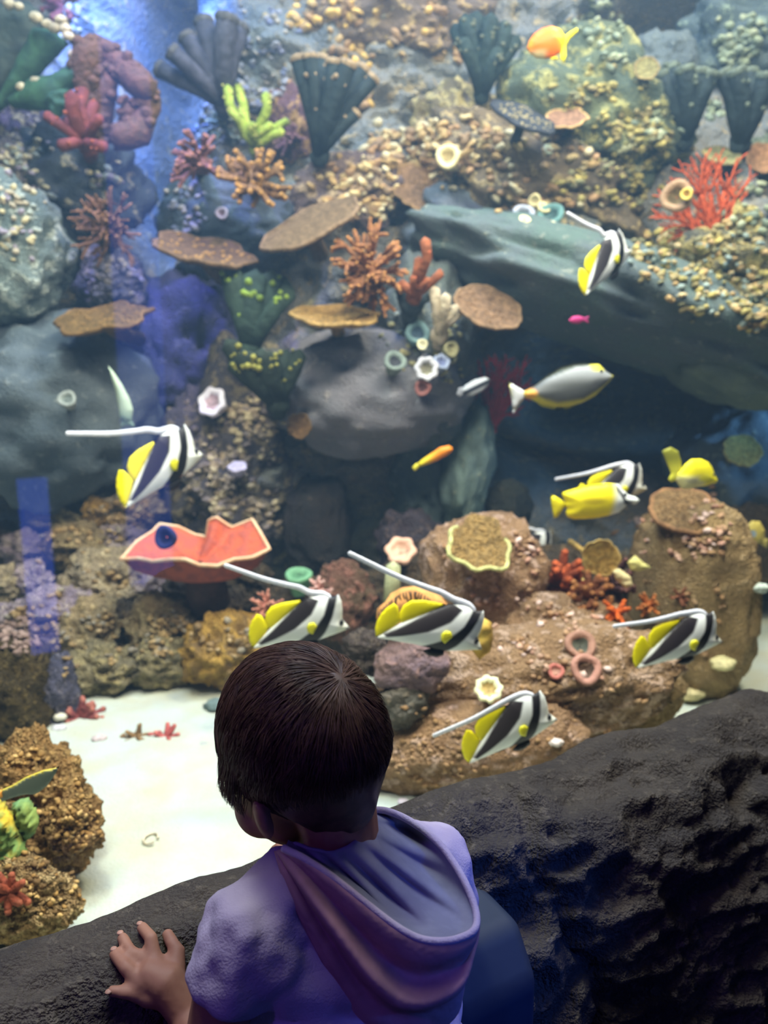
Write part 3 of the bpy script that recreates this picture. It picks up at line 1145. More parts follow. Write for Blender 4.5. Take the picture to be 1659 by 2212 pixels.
def skin_mat(name='fish_skin', rough=0.45):
    if name in _SKIN:
        return _SKIN[name]
    m, nt, b = new_mat(name)
    a = N(nt, 'ShaderNodeVertexColor')
    a.layer_name = 'Col'
    tc = N(nt, 'ShaderNodeTexCoord')
    f = noise(nt, tc.outputs['Object'], 120, 2, 0.5, 0.3, 0.7)
    mm = N(nt, 'ShaderNodeMath', operation='MULTIPLY')
    mm.inputs[1].default_value = 0.12
    nt.links.new(f, mm.inputs[0])
    mu = N(nt, 'ShaderNodeMix', data_type='RGBA', blend_type='MULTIPLY')
    nt.links.new(mm.outputs[0], mu.inputs[0])
    nt.links.new(a.outputs[0], mu.inputs[6])
    mu.inputs[7].default_value = (0.5, 0.5, 0.5, 1)
    nt.links.new(mu.outputs[2], b.inputs['Base Color'])
    b.inputs['Roughness'].default_value = rough
    b.inputs['Specular IOR Level'].default_value = 0.25
    _SKIN[name] = m
    return m


def leaf(root, part, pts_px, Y, T, col, tip=None, origin=None, lean=0.0, res=None, crk=0.25, cf=6):
    """inflated outline given by picture points at depth Y, leaned back by `lean` per metre of height"""
    k = mpp(pts_px[0][0], pts_px[0][1], Y)
    W = [PX(x, y, Y) for (x, y) in pts_px]
    o2 = [(w.x, w.z) for w in W]
    ext = max(max(q[0] for q in o2) - min(q[0] for q in o2), max(q[1] for q in o2) - min(q[1] for q in o2))
    V, F, C = inflate(o2, T, res or ext / 16)
    V = np.array(V)
    V[:, 1] += Y + lean * (V[:, 2] - W[0].z)
    o = origin if origin is not None else W[0]
    V = V + crk * T * fbm(V * (cf / ext), 7, 2)[:, None] * np.array([0, 1, 0])
    mb = MB()
    mb.add(V - np.array(o), F)
    ob = mb.build(part, plain(col, tip, 22, 0.8, 0.35), root)
    return ob


GREY = lambda a, b, t: tuple(a[i] + (b[i] - a[i]) * t for i in range(3))


def build_corals():
    # ---------------- upper left
    root = thing('leather_coral', 'large dark green leather coral with broad lobes, top left corner', 'coral', PX(40, 190, 2.78))
    o = root.location
    leaf(root, 'lobe', [(-20, 10), (60, 0), (100, 40), (80, 110), (20, 190), (-30, 240)], 2.76, 0.035, (64, 72, 62), (50, 60, 54), o)
    leaf(root, 'lobe', [(-10, 220), (50, 100), (70, 60), (110, 62), (150, 95), (120, 125), (70, 180), (20, 225), (-20, 260)], 2.72, 0.035, (54, 86, 62), (44, 70, 54), o)
    leaf(root, 'lobe', [(10, 215), (70, 165), (110, 160), (165, 138), (212, 142), (190, 172), (140, 205), (135, 240), (80, 240), (30, 235)], 2.68, 0.035, (56, 90, 62), (46, 74, 56), o)
    leaf(root, 'lobe', [(105, 200), (150, 190), (148, 235), (118, 262), (98, 225)], 2.66, 0.03, (52, 86, 58), (44, 74, 54), o)
    mb = MB()
    for (x, y, r) in ((78, 38, 13), (102, 52, 11), (118, 60, 12), (132, 44, 12), (140, 62, 12), (148, 78, 11), (158, 118, 11), (76, 175, 10), (46, 188, 11), (192, 128, 9), (20, 10, 12), (40, 14, 10)):
        q = PX(x, y, 2.66) - o
        mb.blob(q, r * 0.0016 * 0.9, 2, (1.2, 0.9, 0.9), amp=0.15, seed=x)
    ob = mb.build('polyps', plain((196, 182, 148)), root)
    ob['kind'] = 'stuff'
    bush('bushy_coral', 'dark red knobby coral at the top, above the green leather coral', 140, 22, 52, (138, 74, 68), (164, 92, 76), 9, 2, 0.16, 2)
    # brown arching coral: thick bent plumes
    root = thing('arched_coral', 'brown coral with thick bent arms arching round a blue gap', 'coral', PX(205, 265, 2.75))
    o = root.location
    br = plain((78, 62, 44), (104, 74, 52), 40, 0.85, 0.9, lo=0.3, hi=0.7)
    for pts, r in (([(215, 300), (190, 230), (185, 150), (195, 95)], 20), ([(195, 100), (240, 120), (285, 165), (318, 195)], 19), ([(318, 195), (325, 230), (300, 285), (250, 300)], 18),
                   ([(250, 310), (280, 260), (278, 230)], 13), ([(215, 290), (225, 210), (235, 170)], 17), ([(205, 140), (250, 150), (300, 175)], 16)):
        mb = MB()
        W = [PX(x, y, 2.72 - 0.02 * i) - o for i, (x, y) in enumerate(pts)]
        P = []
        for i in range(len(W) - 1):
            for u in (0, 0.33, 0.66):
                P.append(W[i].lerp(W[i + 1], u))
        P.append(W[-1])
        rng = random.Random(len(pts))
        mb.tube(P, [r * 0.0022 * rng.uniform(0.85, 1.2) for _ in P], 10)
        for q in range(26):
            w_ = rng.choice(P)
            a_ = rng.uniform(0, 6.28)
            mb.blob(w_ + Vector((math.cos(a_) * 0.75, -0.7, math.sin(a_) * 0.75)) * r * 0.0021 + jit(rng, 0.006), r * 0.0008 * rng.uniform(0.6, 1.3), 1, (1.3, 0.8, 1))
        mb.build('arm', br, root)
    fan('finger_coral', 'red brown finger coral standing in front of the brown arched one', (188, 315), [(155, 205, 26), (180, 195, 22), (205, 225, 22), (216, 255, 20), (150, 262, 22), (130, 315, 22), (225, 318, 22), (100, 250, 20)], 26,
        (112, 56, 46), (164, 86, 50), -2.60, hollow=False, cat='coral', part='finger', seed=4, knobs=3)
    bush('bushy_coral', 'brown spiky bushy coral at left below the cream crusted boulder', 235, 500, 82, (118, 84, 60), (154, 116, 78), 22, 5, 0.045, 4, knob=1.0, depth=2.62)
    fan('tube_sponge', 'slate grey tube sponge leaning left with thick open tubes', (480, 222), [(346, 150, 26), (372, 112, 26), (402, 80, 26), (440, 48, 30), (490, 40, 34), (518, 60, 30)], 28, (74, 74, 84), (88, 86, 84), 2.95, seed=6, bend=0.03)
    # green yellow branching coral
    fan('branching_coral', 'bright yellow green branching coral beside the slate tube sponge', (552, 318), [(492, 190, 18), (512, 188, 18), (520, 240, 16), (498, 240, 15), (575, 205, 18), (545, 268, 14), (585, 270, 15), (610, 285, 16), (620, 262, 14)], 20,
        (166, 186, 74), (206, 204, 104), 2.86, hollow=False, cat='coral', part='branch', seed=7, knobs=14, bend=0.12)
    fan('tube_sponge', 'blackish green tube sponge of tall tubes, top centre left', (690, 335), [(645, 128, 26), (668, 122, 22), (695, 130, 26), (722, 135, 26), (752, 138, 26), (782, 150, 26), (806, 170, 22), (740, 265, 20), (770, 245, 18)], 28,
        (44, 54, 52), (160, 136, 100), 2.88, seed=8, bend=0.03, knobs=3)
    bush('bushy_coral', 'mauve brown bushy coral at the edge of the blue channel', 425, 352, 68, (122, 82, 76), (164, 112, 88), 16, 9, 0.085, 3, depth=2.68)
    bush('bushy_coral', 'ochre brown stubby bushy coral under the bright green one', 555, 395, 76, (136, 102, 62), (182, 136, 66), 16, 10, 0.10, 3, depth=2.66)
    bush('bushy_coral', 'small maroon coral left of the blackish green tube sponge', 628, 300, 36, (112, 76, 90), (150, 110, 112), 9, 11, 0.13, 2)
    bush('bushy_coral', 'small grey white coral crust below the slate tube sponge', 490, 270, 44, (132, 148, 144), (170, 178, 158), 14, 12, 0.11, 3)
    # ---------------- tables
    plate('table_coral', 'large smooth brown table coral in the upper middle', 672, 490, 112, 50, 24, (120, 98, 70), (130, 106, 78), 2.56, 20, 0.05, knobs=0, cup=0.05)
    plate('table_coral', 'brown table coral with pale knobs left of the middle', 440, 555, 105, 36, -14, (98, 76, 52), (112, 88, 60), 2.62, 21, 0.10, knobs=50, kcol=(160, 124, 70))
    plate('table_coral', 'yellow brown lower left table coral', 226, 700, 96, 34, 4, (108, 84, 44), (120, 92, 50), 2.50, 22, 0.14, knobs=70, kcol=(138, 108, 60))
    plate('table_coral', 'mustard table coral with a fluted edge under the orange bushy coral', 724, 695, 92, 26, -3, (156, 124, 72), (168, 136, 78), 2.46, 23, 0.07, knobs=70, kcol=(176, 140, 80))
    plate('table_coral', 'brown round table coral at the right of the beige branching coral', 1052, 672, 74, 46, -18, (128, 100, 72), (140, 112, 80), 2.46, 24, 0.05, knobs=60, kcol=(138, 108, 76))
    plate('table_coral', 'small amber table coral below the middle of the reef', 648, 920, 26, 34, 70, (126, 96, 58), (136, 106, 62), None, 25, 0.08, knobs=14)
    plate('table_coral', 'black table coral speckled with cream polyps', 1130, 256, 72, 40, -22, (62, 66, 70), (52, 56, 62), 2.72, 26, 0.06, knobs=80, kcol=(170, 158, 120), cup=0.05)
    plate('plate_coral', 'round olive yellow plate coral right of the green dome', 1396, 150, 25, 31, 30, (140, 132, 84), (158, 138, 90), None, 27, 0.05, knobs=10)
    plate('plate_coral', 'oval olive plate coral above the red sea fan', 1558, 342, 40, 26, -4, (150, 148, 100), (142, 128, 84), None, 28, 0.06, knobs=14)
    plate('plate_coral', 'pinkish tan plate coral cut by the right edge', 1645, 344, 34, 32, 0, (166, 126, 92), (180, 140, 102), None, 29, 0.06, knobs=12)
    plate('plate_coral', 'dark mustard plate coral at right, right of the yellow tang', 1602, 976, 38, 30, 12, (134, 122, 60), (146, 130, 66), None, 30, 0.06, knobs=30, kcol=(150, 134, 70))
    plate('plate_coral', 'curved yellow plate coral behind the tall pillar', 1628, 1152, 22, 30, -40, (164, 150, 84), (178, 164, 100), 2.6, 31, 0.10, knobs=0)
    plate('plate_coral', 'brown plate coral in the dark under the bushy ones', 900, 405, 50, 52, -30, (134, 104, 74), (156, 124, 80), None, 32, 0.12, knobs=40, kcol=(168, 132, 82), dY=-0.03)
    plate('plate_coral', 'tan curved plate coral beside the black speckled table', 1222, 262, 44, 28, 10, (148, 112, 84), (206, 168, 110), None, 33, 0.10, knobs=0)
    # ---------------- orange bushes
    bush('bushy_coral', 'big orange brown bushy coral in the middle of the reef', 800, 592, 88, (158, 106, 66), (196, 138, 76), 26, 13, 0.06, 4, depth=2.45, knob=1.1)
    root = fan('branching_coral', 'orange branching coral with dark stems right of the big bush', (895, 640), [(918, 520, 20), (952, 590, 17), (868, 612, 17), (925, 605, 15), (905, 560, 17), (893, 600, 14)], 22, (156, 92, 58), (206, 110, 72), 2.42, hollow=False, cat='coral', part='branch', seed=14, knobs=4, bend=0.1)
    fan('tube_sponge', 'dark green sponge under the orange branching coral', (885, 680), [(870, 628, 22), (893, 622, 24), (915, 640, 22)], 24, (52, 62, 62), (66, 76, 72), 2.46, seed=15)
    fan('branching_coral', 'cream white branching coral above the white cup corals', (950, 722), [(938, 625, 20), (962, 640, 20), (985, 662, 14), (1012, 662, 10), (968, 690, 18), (948, 670, 22)], 26, (206, 190, 158), (226, 212, 176), 2.44, hollow=False, cat='coral', part='branch', seed=16, knobs=3)
    # ---------------- green fans in the middle left
    fan('fan_sponge', 'dark green fan sponge with lime tips, left of the middle', (540, 755), [(498, 590, 34), (522, 588, 34), (550, 600, 40), (585, 600, 36), (612, 612, 36), (625, 630, 28)], 34, (58, 76, 62), (142, 168, 62), 2.55, flat=0.45, part='blade', hollow=False, seed=17, knobs=5, bend=0.03)
    fan('fan_sponge', 'blackish green fan sponge with yellow tips above the white anemone', (598, 872), [(496, 745, 30), (505, 785, 30), (530, 770, 34), (566, 768, 34), (585, 770, 26), (618, 765, 28), (645, 765, 26)], 34, (44, 54, 42), (150, 146, 66), 2.46, flat=0.5, part='blade', hollow=False, seed=18, knobs=6, bend=0.06)
    # ---------------- right upper
    fan('feather_sponge', 'dark green feathery bush left of the orange fish', (1040, 205), [(985, 60, 24), (1005, 40, 24), (1030, 35, 26), (1060, 40, 26), (1090, 55, 26), (1115, 85, 24), (1000, 90, 22), (1075, 110, 24), (1030, 100, 24)], 22, (46, 60, 54), (110, 112, 86), 3.02, flat=0.6, part='blade', hollow=False, seed=19, knobs=4)
    for i, (bx, by, tips, lab) in enumerate((
            ((1480), 300, [(1425, 165, 26), (1448, 150, 28), (1478, 150, 28), (1510, 155, 28), (1535, 160, 26)], 'blackish green tube sponge at right, left one of two'),
            ((1600), 310, [(1560, 160, 28), (1590, 155, 28), (1620, 160, 28), (1655, 165, 28)], 'blackish green tube sponge at the right edge of the reef'))):
        fan('tube_sponge', lab, (bx, by), tips, 30, (46, 58, 58), (100, 110, 92), 3.0, seed=40 + i, bend=0.03, knobs=4)
    # red sea fan
    seafan('sea_fan', 'orange red sea fan with many fine branches at right', (1548, 548), 1500, 372, 92, 160, 2.66, (190, 84, 44), 31)
    seafan('sea_fan', 'dark red sea fan in the mouth of the cave', (1062, 930), 1082, 780, 78, 130, 2.85, (200, 48, 60), 32)
    cup('barrel_coral', 'beige cup coral growing on the red sea fan', 1462, 428, 34, (150, 122, 92), (112, 96, 64), Y=-2.55, seed=3, depth=0.5)
    cup('tube_worm', 'small bright yellow tube worm on the red sea fan', 1484, 420, 13, (226, 196, 96), (180, 140, 70), Y=-2.50, seed=4)
    # clams and cups
    cup('clam', 'pale teal clam with a yellow mouth, left of the upper right bannerfish', 1190, 470, 29, (96, 134, 130), (76, 106, 106), Y=2.62, seed=5, depth=0.5)
    cup('clam', 'white lipped open clam left of the teal one', 1130, 468, 24, (156, 160, 168), (92, 104, 108), Y=2.66, seed=6, depth=0.5)
    for i, (x, y, r, lab) in enumerate(((1190, 492, 15, 'cream barnacle at the foot of the teal clam'), (1132, 478, 13, 'cream barnacle in the white lipped clam'), (1172, 452, 15, 'cream barnacle on top of the teal clam'), (1155, 432, 14, 'pale green barnacle above the clams'))):
        cup('barnacle', lab, x, y, r, (224, 212, 160), (236, 222, 170), Y=2.58, seed=i, inner=1, group='barnacles on the clams')
    cup('cup_coral', 'white frilled cup coral on the greenish boulder', 920, 798, 26, (196, 196, 198), (150, 146, 122), petals=7, Y=2.36, seed=7)
    cup('cup_coral', 'grey cup coral with a dark hollow, left of the white one', 852, 785, 25, (118, 130, 120), (70, 72, 76), Y=2.38, seed=8)
    cup('cup_coral', 'teal cup coral above the white one', 900, 722, 27, (98, 124, 124), (66, 86, 100), Y=2.38, seed=9)
    cup('cup_coral', 'lilac white cup coral touching the white one', 952, 785, 19, (146, 156, 176), (120, 130, 166), Y=2.37, seed=10, petals=5)
    cup('cup_coral', 'pale yellow cup coral at the upper right of the white one', 972, 755, 18, (164, 160, 118), (184, 178, 130), Y=2.39, seed=11, inner=1)
    cup('barnacle', 'round cream barnacle on the teal cup coral', 912, 745, 12, (226, 220, 176), (236, 230, 190), Y=2.33, seed=12, inner=1)
    cup('tube_worm', 'small red brown tube worm beneath the white cup coral', 912, 838, 18, (140, 92, 84), (112, 76, 72), Y=2.42, seed=13)
    cup('anemone', 'white flower anemone below the blackish green fan sponge', 464, 872, 33, (232, 228, 240), (214, 186, 196), petals=6, Y=2.42, seed=14, inner=1, depth=0.4)
    cup('anemone', 'small lilac white anemone right of the topmost left bannerfish', 514, 1015, 21, (214, 206, 232), (226, 216, 236), petals=5, Y=2.42, seed=15, inner=1, depth=0.3, axis=(0, -0.4, 0.9))
    cup('cup_coral', 'mossy grey cup coral on the large slate boulder', 146, 865, 20, (134, 140, 132), (116, 126, 118), Y=2.36, seed=16, inner=1)
    cup('button_coral', 'pinkish white button coral beside the bluish boulder', 480, 463, 14, (168, 158, 170), (150, 128, 140), Y=None, seed=17)
    cup('button_coral', 'cream button coral in the yellow crust left of the speckled table', 968, 342, 26, (222, 206, 150), (196, 176, 124), Y=2.8, seed=18)
    cup('tube_worm', 'pale green tube worm at the top of the ochre slope', 1184, 325, 12, (196, 206, 176), (206, 214, 190), seed=19, inner=1)
    # ---------------- orange cup sponge at left
    root = thing('cup_sponge', 'large red orange cup sponge with a pale wavy rim at left', 'sponge', PX(425, 1200, 2.20))
    o = root.location
    rim_px = [(262, 1208), (295, 1170), (330, 1148), (345, 1132), (385, 1138), (420, 1155), (446, 1160), (452, 1124), (468, 1118), (500, 1140), (545, 1122), (562, 1150), (582, 1186), (545, 1204), (505, 1208), (470, 1222), (430, 1220), (400, 1208), (370, 1208), (330, 1212), (300, 1206)]
    dep = [0, .05, .10, .12, .13, .13, .12, .11, .10, .12, .11, .06, 0, -.05, -.08, -.09, -.10, -.10, -.09, -.06, -.03]
    nr_ = len(rim_px)
    rim = []
    for i in range(nr_ * 3):
        a = i / 3
        i0 = int(a) % nr_
        u = a - int(a)
        x = rim_px[i0][0] * (1 - u) + rim_px[(i0 + 1) % nr_][0] * u
        y = rim_px[i0][1] * (1 - u) + rim_px[(i0 + 1) % nr_][1] * u
        d = dep[i0] * (1 - u) + dep[(i0 + 1) % nr_] * u
        rim.append(PX(x, y, 2.20 + d) - o)
    foot = PX(435, 1246, 2.22) - o
    inner, outer = [], []
    for q in rim:
        c0 = Vector((0.0, 0.0, -0.028))
        inner.append([tuple(q), tuple(q.lerp(c0, 0.35) + Vector((0, 0, -0.016))), tuple(q.lerp(c0, 0.7) + Vector((0, 0, -0.01))), tuple(c0 + (q - c0) * 0.08)])
        fl = Vector((q.x * 0.55, q.y * 0.6 + 0.01, foot.z))
        outer.append([tuple(foot + Vector((0, 0, -0.01))), tuple(fl), tuple(q.lerp(fl, 0.55) + Vector((q.x * 0.08, 0, -0.006))), tuple(q)])
    mb = MB()
    mb.grid(inner, closeu=True)
    mb.build('bowl', plain((196, 96, 66), (170, 88, 74), 26, 0.75, 0.4), root)
    mb = MB()
    mb.grid(outer, closeu=True)
    mb.build('outer_wall', plain((150, 78, 58), (122, 66, 56), 26, 0.8, 0.4), root)
    mb = MB()
    mb.tube(rim + [rim[0]], 0.0055, 7, cap=False)
    mb.build('rim', plain((226, 176, 136), (226, 200, 160), 30, 0.8, 0.3), root)
    mb = MB()
    mb.tube([foot + Vector((0, 0.03, 0.01)), foot + Vector((0, 0.08, -0.10))], [0.06, 0.07], 10)
    mb.build('stem', plain((72, 52, 46)), root)
    cup('sea_squirt', 'dark blue hollow sea squirt sitting in the orange cup sponge', 362, 1160, 26, (44, 50, 96), (26, 30, 60), Y=-2.16, seed=20, depth=0.4)
    # ---------------- right lower
    plate('ruffled_coral', 'ruffled yellow green plate coral on top of the tan mound', 1034, 1178, 66, 50, -14, (150, 122, 72), (214, 214, 140), 1.93, 34, 0.16, knobs=190, kcol=(168, 136, 78), thick=0.18, lobes=3, arc=(17, 44))
    cup('flower_coral', 'pink knobbly flower coral left of the tan mound', 866, 1195, 33, (222, 176, 148), (230, 190, 160), petals=6, Y=1.95, seed=21, inner=1, depth=0.5)
    mb = MB()
    root = thing('tube_worm', 'pale green stalk under the pink flower coral', 'worm', PX(846, 1262, 1.97))
    mb.tube([Vector((0, 0, -0.06)), Vector((0.002, 0, 0)), Vector((0.004, 0, 0.05))], [0.022, 0.021, 0.019], 10)
    mb.build('tube', plain((186, 188, 142), (168, 172, 130)), root)
    cup('tube_worm', 'green round sponge above the lower left bannerfish', 645, 1252, 30, (104, 150, 112), (88, 134, 98), Y=2.1, seed=22, inner=1, axis=(0, -0.3, 1), cat='sponge')
    bush('bushy_coral', 'pink white crumbly coral right of the lower left streamer', 690, 1278, 30, (208, 158, 144), (224, 182, 166), 10, 23, 0.16, 2, depth=2.02)
    bush('bushy_coral', 'salmon fringe of coral behind the lower left bannerfish', 575, 1310, 36, (188, 124, 102), (206, 146, 120), 14, 24, 0.09, 2, depth=1.9)
    # giant clam behind the big bannerfish: two fluted orange mantles
    root = thing('giant_clam', 'orange giant clam with dark pattern behind the big bannerfish', 'clam', PX(890, 1330, 1.68))
    o = root.location
    W = [(812, 1335), (815, 1315), (832, 1300), (845, 1282), (868, 1270), (900, 1266), (930, 1272), (955, 1290), (985, 1330), (940, 1370), (880, 1385), (840, 1368)]
    leaf(root, 'mantle', W, 1.64, 0.03, (222, 162, 92), (196, 136, 76), o, res=0.010)
    rng = random.Random(5)
    mb = MB()
    for a in range(24):
        t = a / 23
        x = 818 + 135 * t
        y0 = 1318 - 46 * math.sin(t * 3.0)
        q0 = PX(x, y0 + 4, 1.605) - o
        q1 = PX(x + rng.uniform(-6, 6), y0 + rng.uniform(16, 30), 1.60) - o
        mb.tube([q0, q0.lerp(q1, 0.5) + Vector((rng.uniform(-.003, .003), -0.002, 0)), q1], [0.0018, 0.0025, 0.0018], 5)
    mb.build('spots', plain((92, 70, 52)), root)
    leaf(root, 'mantle', [(1020, 1350), (1045, 1335), (1062, 1345), (1066, 1380), (1058, 1410), (1035, 1425), (1015, 1400)], 1.62, 0.02, (204, 174, 82), (160, 128, 56), o, res=0.008)
    # flat topped crown of the pillar
    plate('table_coral', 'rough dark brown table coral capping the tall pillar', 1480, 1103, 72, 36, 4, (124, 98, 62), (146, 108, 70), 2.12, 35, 0.06, knobs=140, kcol=(140, 110, 70), cup=0.02, thick=0.2, stalk=False)
    plate('plate_coral', 'mustard yellow plate coral in front of the tall pillar', 1298, 1205, 38, 44, 80, (202, 166, 86), (216, 182, 104), 2.00, 36, 0.07, knobs=40, kcol=(208, 170, 90), cup=0.05)
    bush('sponge_cluster', 'rusty orange sponge cluster in the gap between mound and pillar', 1216, 1262, 68, (142, 68, 38), (186, 88, 44), 14, 25, 0.15, 2, depth=2.12, cat='sponge')
    bush('sponge_cluster', 'brown and orange sponge cluster under the yellow plate coral', 1275, 1292, 58, (132, 80, 48), (180, 120, 66), 14, 26, 0.14, 2, depth=2.06, cat='sponge')
    bush('sponge_cluster', 'dark maroon sponge cluster beside the tall pillar', 1322, 1262, 52, (86, 54, 50), (112, 72, 60), 10, 27, 0.15, 2, depth=2.08, cat='sponge')
    bush('sponge_cluster', 'bright orange sponge tuft left of the streamer at right', 1334, 1325, 34, (196, 88, 30), (216, 108, 40), 9, 28, 0.16, 1, depth=1.98, cat='sponge')
    bush('sponge_cluster', 'orange brown tuft above the streamer of the right bannerfish', 1400, 1308, 30, (178, 100, 44), (196, 126, 66), 9, 29, 0.15, 1, depth=2.0, cat='sponge')
    bush('bushy_coral', 'small dark red tuft on the front of the tall pillar', 1468, 1288, 24, (128, 78, 50), (146, 92, 60), 10, 30, 0.13, 1)
    leafy = thing('lettuce_coral', 'small cream lettuce coral right of the yellow plate coral', 'coral', PX(1370, 1220, 1.98))
    leaf(leafy, 'leaf', [(1355, 1215), (1372, 1200), (1390, 1215), (1408, 1226), (1380, 1234), (1362, 1232)], 1.97, 0.012, (212, 206, 128), (198, 190, 116), leafy.location)
    leaf(leafy, 'leaf', [(1322, 1232), (1338, 1228), (1362, 1245), (1368, 1266), (1350, 1270), (1330, 1252)], 1.96, 0.012, (222, 206, 152), (206, 190, 140), leafy.location)
    cup('button_coral', 'small cream button coral over the orange sponge cluster', 1258, 1245, 13, (222, 190, 116), (232, 204, 136), Y=1.98, seed=23, inner=1)
    cup('clam', 'grey green clam set in the pink rock at the right', 1252, 1398, 34, (150, 112, 92), (84, 86, 72), seed=24, depth=0.5)
    cup('clam', 'pink lipped clam under the grey green one', 1262, 1448, 34, (172, 126, 108), (96, 76, 62), seed=25, depth=0.4, axis=(0.1, -0.8, 0.5))
    cup('button_coral', 'small pink red button coral left of the pink lipped clam', 1200, 1452, 18, (176, 106, 92), (200, 150, 130), seed=26, inner=1)
    cup('anemone', 'cream yellow flower anemone above the lowest bannerfish', 1055, 1492, 30, (240, 232, 184), (214, 186, 122), petals=8, Y=1.56, seed=27, depth=0.3)
    # ---------------- on the sand
    bush('sand_coral', 'red and purple lump of coral on the sand at left', 175, 1550, 46, (142, 76, 74), (176, 108, 92), 14, 33, 0.17, 2)
    bush('sand_coral', 'brown half of the coral bit lying on the sand', 296, 1590, 30, (138, 108, 68), (160, 128, 84), 8, 34, 0.18, 1)
    bush('sand_coral', 'pink red half of the coral bit lying on the sand', 360, 1592, 34, (190, 96, 92), (212, 124, 112), 8, 35, 0.18, 1)
    for i, (x, y, r, c, lab) in enumerate(((467, 1530, 22, (112, 132, 128), 'grey green pebble on the sand touching the outline of the hair'),
                                           (130, 1552, 13, (226, 222, 200), 'white pebble left of the red lump of coral'), (128, 1578, 14, (206, 206, 206), 'grey white pebble below the red lump of coral'),
                                           (265, 1678, 7, (96, 78, 52), 'tiny dark brown pebble alone on the sand'), (215, 1600, 14, (206, 190, 186), 'pale pinkish pebble between the coral bits'),
                                           (440, 1612, 9, (176, 180, 176), 'small grey pebble near the ear of the child'), (1560, 1440, 24, (222, 212, 156), 'cream stone at the foot of the tall pillar'),
                                           (1490, 1505, 26, (216, 202, 150), 'cream stone lying above the ledge at right'), (1200, 1608, 14, (222, 208, 196), 'white pebble at the edge of the ledge'),
                                           (1640, 1275, 18, (196, 208, 190), 'pale green pebble on the far sand at right'), (870, 1735, 10, (206, 196, 206), 'lilac pebble between hood and ledge'))):
        p, n = hit(x, y)
        mb = MB()
        R = r * mpp(x, y, p.y)
        mb.blob((0, 0, R * 0.35), R, 3, (1.15, 1, 0.6), amp=0.2, seed=i + 3)
        ob = mb.build('pebble', plain(c, tuple(q * 0.85 for q in c), 90))
        ob.location = p
        tag(ob, lab, 'stone', 'pebbles on the sand')
    p, n = hit(326, 1815)
    mb = MB()
    k = mpp(326, 1815, p.y)
    mb.tube([Vector((math.cos(a * 0.42) * 15 * k, math.sin(a * 0.42) * 19 * k, 0.002 + 0.001 * math.sin(a))) for a in range(14)], [0.0022] * 14, 6)
    ob = mb.build('broken_ring', plain((222, 210, 176)))
    ob.location = p + Vector((0, 0, 0.002))
    tag(ob, 'thin pale broken ring lying on the sand left of the child', 'shell')
    # ---------------- near left: clam leaves
    root = thing('crocea_clam', 'green and yellow clam with crinkled lobes on the golden rock', 'clam', PX(30, 1830, 1.16))
    o = root.location
    leaf(root, 'lobe', [(-25, 1720), (0, 1735), (25, 1765), (40, 1800), (58, 1840), (56, 1862), (35, 1880), (0, 1850), (-30, 1830)], 1.12, 0.022, (226, 192, 62), (128, 160, 88), o, res=0.0045, crk=0.55, cf=24)
    leaf(root, 'lobe', [(28, 1730), (58, 1728), (72, 1748), (84, 1775), (76, 1800), (58, 1815), (42, 1790), (34, 1760)], 1.14, 0.018, (140, 160, 82), (98, 136, 88), o, res=0.004, crk=0.5, cf=18)
    leaf(root, 'lobe', [(-25, 1830), (2, 1850), (25, 1880), (12, 1900), (-10, 1895), (-30, 1880)], 1.10, 0.018, (92, 156, 104), (76, 132, 92), o, res=0.005, crk=0.5, cf=18)
    bush('finger_sponge', 'small brick red finger sponge under the green clam', 25, 1925, 42, (150, 74, 48), (170, 92, 62), 8, 36, 0.22, 0, depth=1.10, cat='sponge')


def seafan(name, label, base, cx, cy, rx, h, Y, col, seed):
    rng = random.Random(seed)
    b0 = PX(base[0], base[1], Y)
    root = thing(name, label, 'coral', b0)
    m = plain(col, tuple(x * 0.82 for x in col), 40, 0.8, 0.3)
    k = mpp(base[0], base[1], Y)

    def grow(mb, p, ang, L, r, lev):
        n = 4
        pts = [p]
        a = ang
        for i in range(n):
            a += rng.uniform(-0.16, 0.16)
            pts.append(pts[-1] + Vector((math.sin(a) * L / n, rng.uniform(-0.04, 0.04) * L, math.cos(a) * L / n)))
        mb.tube(pts, [r * (1 - 0.09 * i) for i in range(n + 1)], 5)
        if lev <= 0:
            return
        for i in (1, 2, 3, 4):
            for sgn in ((-1, 1) if i % 2 else (1, -1))[:2 if lev > 1 or i > 2 else 1]:
                if rng.random() < 0.85:
                    grow(mb, pts[i], a + sgn * rng.uniform(0.3, 0.6), L * rng.uniform(0.32, 0.5), r * 0.62, lev - 1)

    tx = (cx - base[0]) / max(1, base[1] - cy)
    for i in range(7):
        mb = MB()
        ang = math.atan(tx) + (i - 3) * (rx / h) * 0.22
        grow(mb, Vector((0, 0, 0)), ang, h * k * (0.72 if abs(i - 3) > 2 else 0.8), 5.5 * k, 2)
        mb.build('branch', m, root)
    mb = MB()
    mb.blob((0, 0, 0), 12 * k, 2)
    mb.build('holdfast', m, root)


